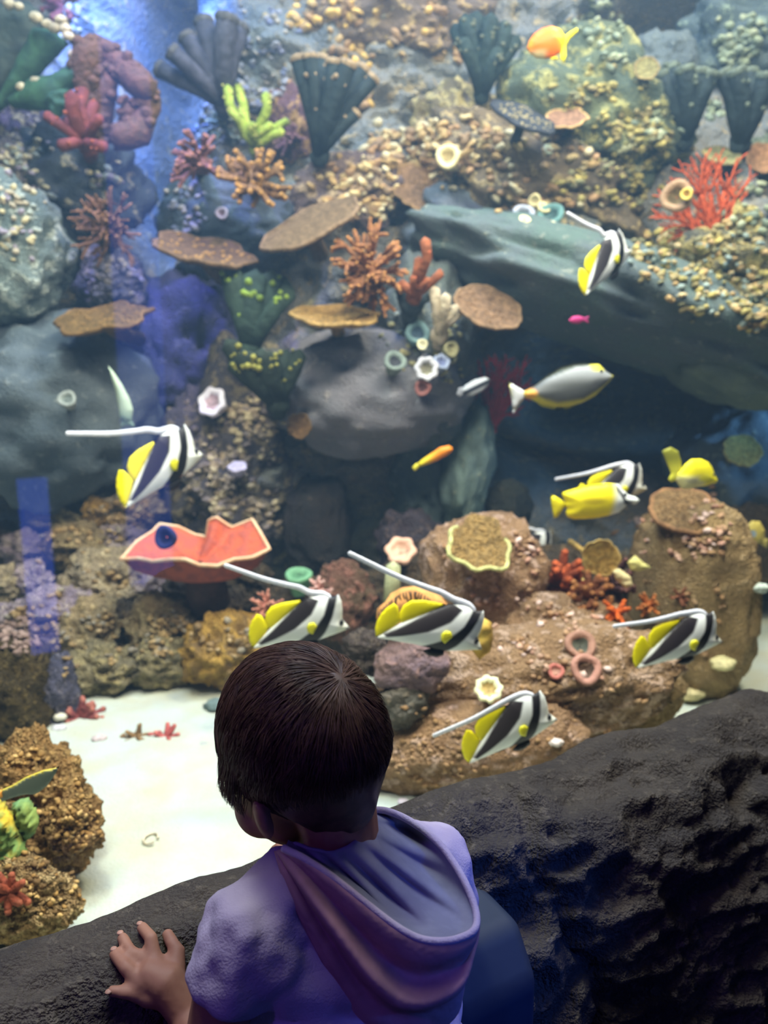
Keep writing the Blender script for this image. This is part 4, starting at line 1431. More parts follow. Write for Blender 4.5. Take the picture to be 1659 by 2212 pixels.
def scatter(label, cat, region, n, rpx, cols, seed, name='encrusting_polyps', elong=0.3, cluster=0.0):
    """small encrusting lumps over a patch of rock: uncountable, one object"""
    rng = random.Random(seed)
    mb = MB()
    mats = [plain(c, tuple(x * 0.85 for x in c), 90, 0.8, 0.2) for c in cols]
    cen = []
    for i in range(n):
        if cluster and cen and rng.random() < cluster:
            q = rng.choice(cen)
            x, y = q[0] + rng.gauss(0, rpx * 1.7), q[1] + rng.gauss(0, rpx * 1.4)
        else:
            r = rng.choice(region)
            a, s = rng.uniform(0, 6.283), math.sqrt(rng.random())
            x, y = r[0] + r[2] * s * math.cos(a), r[1] + r[3] * s * math.sin(a)
            cen.append((x, y))
        p, nn = hit(x, y)
        if p.z < SAND_Z + 0.004:
            continue
        R = rpx * mpp(x, y, p.y) * rng.uniform(0.55, 1.35)
        mb.blob(p + nn * R * 0.25, R, 1 if rpx < 9 else 2, (rng.uniform(1 - elong, 1 + elong * 1.8), rng.uniform(1 - elong, 1 + elong), rng.uniform(0.5, 0.9)), rng.randrange(len(cols)),
                rot=Euler((rng.uniform(-.6, .6), rng.uniform(-.8, .8), rng.uniform(-.6, .6))).to_matrix(), amp=0.25 if rpx >= 9 else 0, seed=i)
    o = mb.build(name, mats)
    tag(o, label, cat, kind='stuff')
    return o


def build_crust():
    CR = [(206, 184, 132), (186, 156, 104), (172, 138, 98), (148, 124, 94), (214, 202, 162)]
    YL = [(190, 174, 100), (170, 158, 94), (160, 146, 98), (136, 134, 98)]
    BL = [(132, 136, 158), (150, 152, 160), (118, 126, 150), (168, 162, 150)]
    PK = [(206, 168, 140), (196, 150, 124), (224, 196, 180), (176, 140, 104), (160, 122, 84)]
    TN = [(168, 140, 92), (148, 122, 80), (186, 160, 116), (130, 108, 74)]
    scatter('cream crust of small polyps over the upper middle rocks', 'coral', [(960, 330, 120, 80), (1150, 370, 170, 90), (760, 410, 100, 60), (900, 330, 100, 60)], 420, 9, CR, 1, cluster=0.6)
    scatter('ochre crust of small polyps along the top edge', 'coral', [(800, 60, 130, 80), (760, 180, 60, 60), (960, 60, 60, 80), (700, 30, 80, 40)], 170, 9, CR[1:4] + [(236, 196, 110)], 2, cluster=0.5)
    scatter('yellow crust of polyps over the green dome and its slope', 'coral', [(1290, 230, 150, 90), (1380, 300, 80, 70), (1320, 400, 110, 50)], 300, 8, YL, 3, cluster=0.6)
    scatter('yellow and cream crust of polyps at the right under the sea fan', 'coral', [(1580, 560, 90, 100), (1520, 620, 80, 60), (1630, 660, 40, 60), (1420, 560, 60, 60)], 380, 8, YL + CR[:2] + [(150, 166, 156)], 4, cluster=0.6)
    scatter('pale crust of polyps on the rocks at the upper right', 'coral', [(1300, 60, 50, 110), (1620, 440, 40, 110), (1500, 260, 140, 60), (1600, 90, 50, 60)], 180, 9, [(150, 160, 128), (166, 172, 138), (134, 146, 124)], 5, cluster=0.5)
    scatter('blue grey crust of small lumps around the slate sponge', 'coral', [(600, 80, 90, 100), (540, 230, 70, 70), (470, 290, 60, 50), (400, 450, 50, 60), (560, 160, 60, 80)], 200, 8, BL, 6, cluster=0.5)
    scatter('pale crust of lumps on the rocks at the upper left edge', 'coral', [(40, 300, 60, 70), (30, 430, 50, 80), (200, 385, 50, 25), (130, 30, 40, 60), (60, 500, 60, 80)], 170, 8, [(190, 178, 150), (160, 150, 160), (206, 194, 150), (170, 178, 164)], 7, cluster=0.5)
    scatter('lilac crust of knobs above the lower left table coral', 'coral', [(245, 610, 60, 55)], 110, 8, [(150, 146, 160), (168, 158, 150), (132, 130, 150)], 8)
    scatter('beige gravelly crust of lumps right of the topmost left bannerfish', 'coral', [(500, 960, 90, 90), (470, 1050, 80, 100), (560, 900, 60, 50), (530, 1100, 80, 60)], 360, 8, [(186, 166, 134), (160, 146, 126), (140, 128, 122), (206, 190, 150)], 9, cluster=0.5)
    scatter('cream and yellow specks on the edge of the greenish boulder', 'coral', [(970, 760, 30, 90), (870, 740, 50, 70)], 70, 7, [(190, 186, 140), (150, 156, 150), (206, 196, 140)], 10)
    scatter('tan bumps crusting the heap of rubble', 'coral', [(190, 1190, 110, 80), (240, 1290, 90, 70), (190, 1390, 90, 80), (350, 1380, 60, 60), (490, 1390, 80, 60), (270, 1095, 60, 40), (100, 1340, 80, 60)], 340, 7, TN + [(150, 140, 120)], 11, cluster=0.6)
    scatter('pink and tan bumps crusting the tall pillar and the mounds', 'coral', [(1040, 1230, 120, 110), (1150, 1380, 150, 100), (1440, 1160, 120, 60), (1220, 1400, 110, 90), (1530, 1130, 40, 70)], 260, 7, PK, 12, cluster=0.55)
    scatter('fine brown bumps over the rock bank behind the ledge', 'coral', [(1130, 1540, 280, 80), (950, 1640, 130, 60), (1480, 1300, 90, 150)], 190, 6, [(168, 132, 90), (150, 118, 80), (184, 150, 110)], 13, cluster=0.4)
    scatter('golden bumps crusting the rock at the lower left', 'coral', [(80, 1720, 100, 110), (90, 1900, 90, 90), (170, 1790, 40, 50)], 330, 6, [(176, 138, 78), (150, 114, 62), (206, 170, 106), (120, 92, 54)], 14, cluster=0.5)
    scatter('pinkish tufts on the furry coral column at the left edge', 'coral', [(40, 1375, 45, 40)], 70, 8, [(156, 132, 118), (140, 116, 104)], 15)
# ------------------------------------------------------------------ fish
def seg_x(line, y):
    ys = [p[1] for p in line]
    xs = [p[0] for p in line]
    return float(np.interp(y, ys, xs))


def sstep(a, b, x):
    t = min(1, max(0, (x - a) / (b - a)))
    return t * t * (3 - 2 * t)


def mixl(a, b, t):
    return tuple(a[i] * (1 - t) + b[i] * t for i in range(4))


WHITE, BLACK, CHAR, YEL = lin((236, 240, 232)), lin((26, 24, 26)), lin((44, 39, 40)), lin((250, 236, 20))

# outline traced in its own square frame: x right, y down, 1 unit = 1/830 of the length
_o = (1150, 820)
_b = 1 / 830.0
FB_BODY = [(1578, 782), (1530, 745), (1492, 712), (1478, 640), (1452, 565), (1412, 510), (1375, 532), (1340, 545), (1300, 536), (1255, 545), (1200, 575), (1150, 605), (1125, 640), (1060, 735), (985, 840), (915, 940),
           (870, 1030), (838, 1095), (812, 1138), (850, 1132), (920, 1100), (1000, 1070), (1090, 1032), (1170, 1006), (1250, 982), (1330, 952), (1400, 905), (1470, 858), (1530, 815)]
FB_DORSAL = [(1140, 622), (1060, 648), (960, 690), (885, 742), (856, 810), (862, 872), (890, 925), (920, 935), (1000, 825), (1080, 712)]
FB_TAIL = [(905, 935), (868, 885), (825, 838), (783, 832), (755, 900), (746, 962), (752, 1030), (774, 1088), (812, 1138), (842, 1085), (880, 1000)]
B1L = [(1350, 500), (1342, 700), (1300, 825), (1165, 1015)]
B1R = [(1396, 500), (1394, 700), (1368, 850), (1326, 960)]
B1L = [(a - 14, b) for a, b in B1L]
B1R = [(a + 10, b) for a, b in B1R]
B2L = [(1150, 560), (1128, 620), (1028, 790), (920, 975), (842, 1090)]
B2R = [(1274, 560), (1256, 600), (1226, 720), (1124, 872), (980, 1005), (876, 1090)]


def fb2(p):
    return ((p[0] - _o[0]) * _b, -(p[1] - _o[1]) * _b)


def fb_col(c):
    x, y = c[0] / _b + _o[0], -c[1] / _b + _o[1]
    e = 9

    def band(L, R, lo, hi):
        a = seg_x(L, y)
        b = seg_x(R, y)
        return sstep(a - e, a + e, x) * (1 - sstep(b - e, b + e, x)) if lo <= y <= hi else 0
    col = WHITE
    col = mixl(col, lin((214, 214, 190)), sstep(1420, 1500, x) * 0.7)
    col = mixl(col, BLACK, band(B1L, [(q[0], q[1]) for q in B1R], 0, 2000))
    col = mixl(col, CHAR, band(B2L, B2R, 592, 1088))
    # lower edge between the first band and the belly is black
    # eye patch and snout
    d = math.hypot((x - 1492) / 22, (y - 742) / 30)
    col = mixl(col, lin((60, 62, 66)), 1 - sstep(0.7, 1.2, d))
    d = math.hypot((x - 1560) / 26, (y - 782) / 18)
    col = mixl(col, lin((120, 120, 118)), 1 - sstep(0.6, 1.2, d))
    return col


def make_bannerfish():
    root = thing('bannerfish', None, 'fish')
    mat = skin_mat()
    S = _b * 830
    V, F, C = inflate([fb2(p) for p in FB_BODY], 0.085, 0.0125, 0.7)
    mb = MB()
    mb.add(V, F)
    body = mb.build('body', mat, root)
    paint(body, C, fb_col)
    V, F, C = inflate([fb2(p) for p in FB_DORSAL], 0.016, 0.02)
    mb = MB()
    mb.add(V, F)
    o = mb.build('dorsal_fin', mat, root)
    paint(o, C, lambda c: YEL)
    V, F, C = inflate([fb2(p) for p in FB_TAIL], 0.016, 0.02)
    mb = MB()
    mb.add(V, F)
    o = mb.build('tail_fin', mat, root)
    paint(o, C, lambda c: YEL)
    for s in (-1, 1):
        q = [(1305, 800), (1270, 775), (1232, 790), (1220, 830), (1240, 872), (1285, 880)]
        q = [(a - 8, b) for a, b in q]
        V, F, C = inflate([fb2(p) for p in q], 0.008, 0.02)
        V = np.array(V)
        V[:, 1] += s * 0.095
        mb = MB()
        mb.add(V, F)
        o = mb.build('pectoral_fin', mat, root)
        paint(o, C, lambda c: lin((214, 208, 40)))
        e = fb2((1492, 738))
        mb = MB()
        mb.blob((e[0], s * 0.034, e[1]), 0.020, 2, (1, 0.6, 1))
        o = mb.build('eye', plain((18, 18, 20), None, 50, 0.2, 0, 0.5), root)
    q = [(1230, 985), (1330, 945), (1345, 985), (1300, 1030), (1240, 1050), (1180, 1040)]
    V, F, C = inflate([fb2(p) for p in q], 0.014, 0.02)
    mb = MB()
    mb.add(V, F)
    o = mb.build('pelvic_fin', mat, root)
    paint(o, C, lambda c: BLACK)
    return root


def banner(root, pts, w0=0.040, w1=0.022, name='streamer'):
    P = [Vector((a, 0, b)) for a, b in pts]
    Q = []
    n = len(P)
    for i in range(n - 1):
        p0, p1, p2, p3 = P[max(i - 1, 0)], P[i], P[i + 1], P[min(i + 2, n - 1)]
        for u in (0, 0.25, 0.5, 0.75):
            Q.append(0.5 * ((2 * p1) + (p2 - p0) * u + (2 * p0 - 5 * p1 + 4 * p2 - p3) * u * u + (3 * p1 - p0 - 3 * p2 + p3) * u ** 3))
    Q.append(P[-1])
    m = len(Q)
    mb = MB()
    mb.tube(Q, [w0 + (w1 - w0) * i / (m - 1) for i in range(m)], 8, flat=0.45, up=(0, 1, 0))
    return mb.build(name, plain((228, 230, 232), (212, 216, 224), 40, 0.6, 0), root)


def build_bannerfish():
    proto = make_bannerfish()
    std = [(1345, 600), (1335, 560), (1290, 540), (1240, 543), (1170, 568), (1090, 606), (1000, 655), (830, 742), (650, 815), (505, 872)]
    std = [fb2(p) for p in std]

    def swing(a, k=1.0, droop=0.0):
        """streamer turned about its root by angle a (degrees, up positive)"""
        c = std[3]
        out = list(std[:3])
        r = math.radians(a)
        for i, p in enumerate(std[3:]):
            dx, dz = (p[0] - c[0]) * k, (p[1] - c[1]) * k
            f = min(1, i / 2.0)
            q = r * f
            out.append((c[0] + dx * math.cos(q) + dz * math.sin(q), c[1] - dx * math.sin(q) + dz * math.cos(q) + droop * (i / 6) ** 2))
        return out
    # mouth px, tail-tip px -> place by centre, width, in-plane roll, yaw
    rows = [
        # cx, cy, length px, Y, roll, yaw, zscale, streamer, label
        (1099, 1569, 212, 1.38, 0, 6, 1.0, swing(0), 'lowest bannerfish, just above the rock ledge, facing right'),
        (1466, 1382, 205, 1.62, 11, 10, 0.96, swing(6, 0.95), 'bannerfish at the right, in front of the tall rock pillar'),
        (938, 1352, 232, 1.42, 33, 4, 0.98, swing(16, 1.2), 'biggest bannerfish, in the middle, in front of the orange clam'),
        (648, 1343, 212, 1.52, 14, 4, 0.98, swing(29, 1.0), 'bannerfish just behind the top of the head of the child'),
        (345, 1003, 200, 1.95, -2, 36, 1.10, swing(26, 1.06), 'topmost left bannerfish with a long level white streamer'),
        (1306, 564, 165, 2.25, -14, 28, 0.95, swing(56, 0.75), 'highest bannerfish, at upper right beside the yellow crusted rock'),
        (1322, 1052, 170, 2.30, 10, 14, 0.95, swing(3, 1.0), 'bannerfish half hidden behind the yellow rabbitfish'),
        (1142, 1188, 150, 2.45, 14, 30, 0.9, swing(24, 0.75), 'bannerfish mostly hidden behind the tan rock mound'),
    ]
    for i, (cx, cy, L, Y, roll, yaw, zs, st, lab) in enumerate(rows):
        o = proto if i == 0 else copy_tree(proto)
        for ch in list(o.children):
            if ch.name.startswith('streamer'):
                bpy.data.objects.remove(ch)
        banner(o, st)
        o.location = PX(cx, cy, Y)
        s = L * mpp(cx, cy, Y)
        o.scale = (s, s, s * zs)
        o.rotation_euler = Euler((0, math.radians(roll), math.radians(yaw)), 'XYZ')
        tag(o, lab, 'fish', 'bannerfish swimming in the tank')


def px_fish(name, label, Y, parts, T, eyes=(), yaw=0, group=None):
    """fish from outlines in picture points. parts: (part name, outline, colour fn or colour, thickness factor)"""
    xs = [p[0] for p in parts[0][1]]
    ys = [p[1] for p in parts[0][1]]
    cx, cy = (min(xs) + max(xs)) / 2, (min(ys) + max(ys)) / 2
    c = PX(cx, cy, Y)
    k = mpp(cx, cy, Y)
    root = thing(name, label, 'fish', c, group)
    root.rotation_euler = (0, 0, math.radians(yaw))
    W = (max(xs) - min(xs)) * k
    for i, (pn, out, col, tf) in enumerate(parts):
        o2 = [((x - cx) * k, -(y - cy) * k) for x, y in out]
        V, F, C = inflate(o2, T * tf * k, W * 0.022 if i == 0 else W * 0.035, 0.65)
        mb = MB()
        mb.add(V, F)
        ob = mb.build(pn, skin_mat(), root)
        if callable(col):
            paint(ob, C, lambda q: col(q[0] / k + cx, -q[1] / k + cy))
        else:
            paint(ob, C, lambda q: lin(col))
    for (x, y, r) in eyes:
        for s in (-1, 1):
            mb = MB()
            mb.blob(((x - cx) * k, s * T * 0.55 * k, -(y - cy) * k), r * k, 2, (1, 0.6, 1))
            mb.build('eye', plain((18, 18, 20), None, 50, 0.2, 0, 0.5), root)
    return root


def S2(ox, oy, s, pts):
    return [(ox + x / s, oy + y / s) for x, y in pts]


def build_fish():
    build_bannerfish()
    # ---- silver unicorn tang
    g = lambda P: S2(830, 520, 2.0, P)

    def naso(x, y):
        c = lin((92, 94, 90))
        c = mixl(c, lin((150, 154, 152)), 1 - sstep(805, 835, y))
        top = np.interp(x, [1130, 1180, 1240, 1270, 1300, 1330], [842, 812, 790, 786, 790, 810])
        bot = np.interp(x, [1130, 1170, 1200, 1260, 1310, 1330], [852, 872, 880, 872, 840, 815])
        c = mixl(c, lin((70, 76, 60)), 1 - sstep(top + 2, top + 7, y))
        c = mixl(c, lin((210, 204, 66)), sstep(bot - 15, bot - 5, y))
        d = math.hypot((x - 1290) / 20, (y - 794) / 9)
        c = mixl(c, lin((216, 210, 70)), 1 - sstep(0.7, 1.2, d))
        d = math.hypot((x - 1142) / 14, (y - 850) / 12)
        c = mixl(c, lin((222, 160, 66)), 1 - sstep(0.6, 1.2, d))
        d = math.hypot((x - 1280) / 11, (y - 832) / 7)
        c = mixl(c, lin((96, 98, 96)), 1 - sstep(0.6, 1.2, d))
        return c
    px_fish('unicornfish', 'large silver grey fish with yellow edges swimming before the dark cave', 2.15, [
        ('body', g([(1000, 585), (965, 565), (930, 535), (890, 535), (820, 540), (760, 555), (700, 590), (640, 630), (600, 648), (590, 660), (600, 675), (640, 688), (680, 705), (740, 718), (800, 715), (860, 700), (920, 670), (960, 630), (985, 605)]), naso, 1),
        ('tail_fin', g([(607, 652), (562, 628), (526, 606), (534, 640), (545, 690), (551, 744), (575, 715), (606, 674)]), lambda x, y: mixl(lin((206, 208, 206)), lin((214, 206, 96)), 1 - sstep(1095, 1103, x)), 0.16),
        ('dorsal_fin', g([(880, 536), (820, 541), (760, 556), (700, 591), (640, 631), (660, 612), (705, 578), (760, 546), (820, 532), (870, 530)]), (84, 88, 70), 0.16),
        ('anal_fin', g([(640, 688), (680, 706), (740, 719), (800, 716), (850, 704), (800, 724), (740, 728), (680, 714)]), (206, 200, 70), 0.16),
    ], 20, [(1295, 803, 5)], yaw=8)
    # ---- yellow rabbitfish
    g = lambda P: S2(980, 1040, 3.95, P)

    def rab(x, y):
        c = lin((240, 222, 30))
        d = math.hypot((x - 1275) / 30, (y - 1080) / 7)
        c = mixl(c, lin((170, 150, 26)), (1 - sstep(0.5, 1.3, d)) * 0.8)
        c = mixl(c, lin((228, 232, 222)), sstep(1312, 1332, x + (y - 1080) * 0.1))
        # black mask running down through the eye to the throat
        m = np.interp(x, [1325, 1335, 1348, 1360, 1385], [1046, 1062, 1082, 1089, 1092])
        c = mixl(c, lin((40, 40, 46)), (1 - sstep(5, 8, abs(y - m - 1))) * sstep(1322, 1330, x) * (1 - sstep(1362, 1372, x)))
        c = mixl(c, lin((44, 44, 48)), sstep(1352, 1362, x) * sstep(1094, 1099, y) * 0.8)
        return c
    px_fish('rabbitfish', 'bright yellow rabbitfish with a white and black striped face, facing right', 1.95, [
        ('body', g([(1605, 165), (1560, 135), (1500, 118), (1445, 70), (1400, 20), (1300, 12), (1200, 22), (1100, 36), (1000, 62), (905, 90), (925, 135), (945, 172), (935, 195), (960, 225), (950, 262), (965, 300), (1030, 322), (1200, 316), (1330, 296), (1420, 270), (1470, 222), (1510, 196), (1570, 198)]), rab, 1),
        ('tail_fin', g([(955, 178), (890, 140), (815, 98), (820, 180), (848, 308), (882, 300), (930, 225), (955, 205)]), (236, 220, 32), 0.2),
    ], 20, [(1347, 1068, 4)], yaw=6)
    # ---- yellow tang
    g = lambda P: S2(1240, 900, 3.95, P)

    def tang(x, y):
        c = lin((234, 222, 34))
        c = mixl(c, lin((222, 218, 150)), sstep(1020, 1034, y) * (1 - sstep(1512, 1530, x)))
        d = math.hypot((x - 1518) / 16, (y - 1031) / 9)
        c = mixl(c, lin((240, 232, 60)), 1 - sstep(0.5, 1.2, d))
        d = math.hypot((x - 1488) / 16, (y - 1037) / 6)
        c = mixl(c, lin((170, 166, 140)), (1 - sstep(0.5, 1.2, d)) * 0.7)
        return c
    px_fish('yellow_tang', 'pale yellow tang hovering over the tall rock pillar', 2.05, [
        ('body', g([(1248, 545), (1218, 500), (1190, 440), (1150, 392), (1080, 360), (985, 360), (925, 408), (892, 452), (850, 478), (848, 532), (882, 576), (912, 612), (985, 622), (1060, 602), (1150, 592), (1200, 574), (1236, 572)]), tang, 1),
        ('tail_fin', g([(905, 500), (900, 440), (895, 382), (862, 292), (790, 255), (708, 285), (740, 350), (785, 430), (808, 480), (785, 530), (812, 555), (890, 530)]), lambda x, y: mixl(lin((150, 150, 50)), lin((226, 222, 70)), sstep(985, 1015, y)), 0.25),
    ], 13, [(1541, 1026, 3)], yaw=10)
    # ---- orange anthias near the top
    g = lambda P: S2(960, 0, 3.95, P)

    def anth(x, y):
        c = lin((246, 116, 18))
        c = mixl(c, lin((250, 214, 30)), sstep(1198, 1222, x + (95 - y) * 0.35))
        c = mixl(c, lin((248, 150, 40)), (1 - sstep(1144, 1156, x)) * 0.8)
        c = mixl(c, lin((214, 190, 130)), sstep(104, 116, y) * (1 - sstep(1170, 1190, x)))
        return c
    px_fish('anthias', 'orange fish with a yellow forked tail at the top right, facing left', 2.2, [
        ('body', g([(708, 400), (722, 345), (765, 288), (830, 250), (910, 236), (980, 262), (1022, 318), (1030, 355), (1012, 400), (985, 452), (930, 485), (860, 492), (790, 482), (735, 445)]), anth, 1),
        ('tail_fin', g([(1012, 328), (1062, 290), (1122, 262), (1132, 292), (1062, 350), (1036, 400), (1042, 480), (1026, 532), (990, 500), (990, 440), (1008, 390)]), (246, 230, 34), 0.2),
        ('pelvic_fin', g([(880, 480), (960, 478), (985, 500), (930, 505)]), (244, 222, 40), 0.15),
    ], 14, [(1163, 95, 3)], yaw=-8)
    px_fish('wrasse', 'slim orange fish slanting upward before the green rock pillars', 2.2, [
        ('body', [(978, 968), (970, 962), (950, 966), (930, 980), (912, 992), (902, 1002), (908, 1008), (925, 1003), (945, 995), (965, 984), (976, 976)], lambda x, y: mixl(lin((222, 204, 40)), lin((236, 140, 30)), sstep(905, 950, x)), 1),
        ('tail_fin', [(906, 1000), (897, 1002), (890, 1010), (896, 1019), (908, 1008)], (220, 208, 60), 0.3),
    ], 8, [(968, 971, 2)])
    px_fish('small_anthias', 'tiny magenta pink fish under the sloping rock shelf', 2.3, [
        ('body', [(1228, 692), (1236, 684), (1250, 682), (1262, 686), (1262, 694), (1250, 699), (1236, 698)], (220, 62, 132), 1),
        ('tail_fin', [(1260, 687), (1274, 682), (1270, 690), (1273, 699), (1260, 694)], (206, 70, 130), 0.3),
    ], 5, [(1234, 689, 1.5)])
    px_fish('damselfish', 'small black and white striped fish left of the silver grey fish', 2.4, [
        ('body', [(1060, 820), (1048, 815), (1025, 820), (1005, 832), (996, 842), (1003, 853), (1022, 855), (1042, 845), (1055, 832)],
         lambda x, y: mixl(lin((190, 194, 196)), lin((50, 52, 58)), 1 - sstep(4, 7, abs((y - 837) + (x - 1028) * 0.5))), 1),
        ('tail_fin', [(1000, 836), (990, 838), (986, 852), (994, 858), (1003, 850)], (150, 152, 156), 0.3),
    ], 7, [(1050, 824, 1.5)])
    px_fish('slender_fish', 'slender pale green fish pointing upward in front of the slate boulder', 2.2, [
        ('body', [(237, 790), (250, 806), (266, 832), (280, 862), (286, 885), (282, 908), (268, 915), (256, 902), (254, 875), (250, 845), (242, 815)], lambda x, y: mixl(lin((176, 194, 166)), lin((116, 140, 124)), sstep(875, 910, y)), 1),
        ('tail_fin', [(262, 905), (280, 905), (288, 922), (270, 918), (255, 924)], (116, 140, 124), 0.3),
    ], 9, [(242, 802, 1.5)])
    px_fish('yellow_butterflyfish', 'small yellow fish behind the tall pillar at the right edge', 2.4, [
        ('body', [(1608, 1140), (1622, 1124), (1640, 1126), (1652, 1145), (1650, 1168), (1636, 1176), (1618, 1166)], lambda x, y: mixl(lin((190, 172, 84)), lin((150, 166, 170)), 1 - sstep(6, 10, math.hypot(x - 1622, y - 1152))), 1),
        ('tail_fin', [(1646, 1160), (1662, 1166), (1660, 1186), (1642, 1174)], (170, 156, 84), 0.3),
    ], 9, [(1613, 1142, 1.5)])
    g = lambda P: S2(0, 1560, 4.425, P)
    px_fish('grey_tang', 'grey fish leaving at the left edge, only its big tail fin showing', 1.05, [
        ('body', [(-150, 1720), (-100, 1690), (-50, 1688), (-8, 1702), (6, 1706), (8, 1722), (-8, 1730), (-60, 1752), (-110, 1752)], lambda x, y: mixl(lin((140, 140, 120)), lin((216, 150, 62)), sstep(-22, -4, x)), 1),
        ('tail_fin', g([(10, 650), (60, 622), (130, 592), (260, 510), (430, 440), (560, 412), (592, 392), (560, 455), (515, 525), (450, 608), (370, 670), (330, 690), (250, 690), (130, 720), (20, 762), (0, 720)]),
         lambda x, y: mixl(lin((118, 130, 112)), lin((216, 196, 66)), 1 - sstep(2, 5, abs(y - (1560 + np.interp(x * 4.425, [0, 130, 260, 430, 590], [652, 592, 512, 442, 396]) / 4.425)))), 0.14),
    ], 18)
# ------------------------------------------------------------------ the child
def remesh(o, voxel, smooth=6, fac=0.5):
    m = o.modifiers.new('remesh', 'REMESH')
    m.mode = 'VOXEL'
    m.voxel_size = voxel
    s = o.modifiers.new('smooth', 'SMOOTH')
    s.factor = fac
    s.iterations = smooth
    dg = bpy.context.evaluated_depsgraph_get()
    dg.update()
    me = bpy.data.meshes.new_from_object(o.evaluated_get(dg))
    o.modifiers.clear()
    old = o.data
    o.data = me
    bpy.data.meshes.remove(old)
    me.polygons.foreach_set('use_smooth', np.ones(len(me.polygons), dtype=bool))
    return o


def catmull(P, n):
    P = [Vector(p) for p in P]
    out = []
    m = len(P)
    for i in range(n):
        a = i / (n - 1) * (m - 1)
        k = min(int(a), m - 2)
        u = a - k
        p0, p1, p2, p3 = P[max(k - 1, 0)], P[k], P[k + 1], P[min(k + 2, m - 1)]
        out.append(0.5 * ((2 * p1) + (p2 - p0) * u + (2 * p0 - 5 * p1 + 4 * p2 - p3) * u * u + (3 * p1 - p0 - 3 * p2 + p3) * u ** 3))
    return out


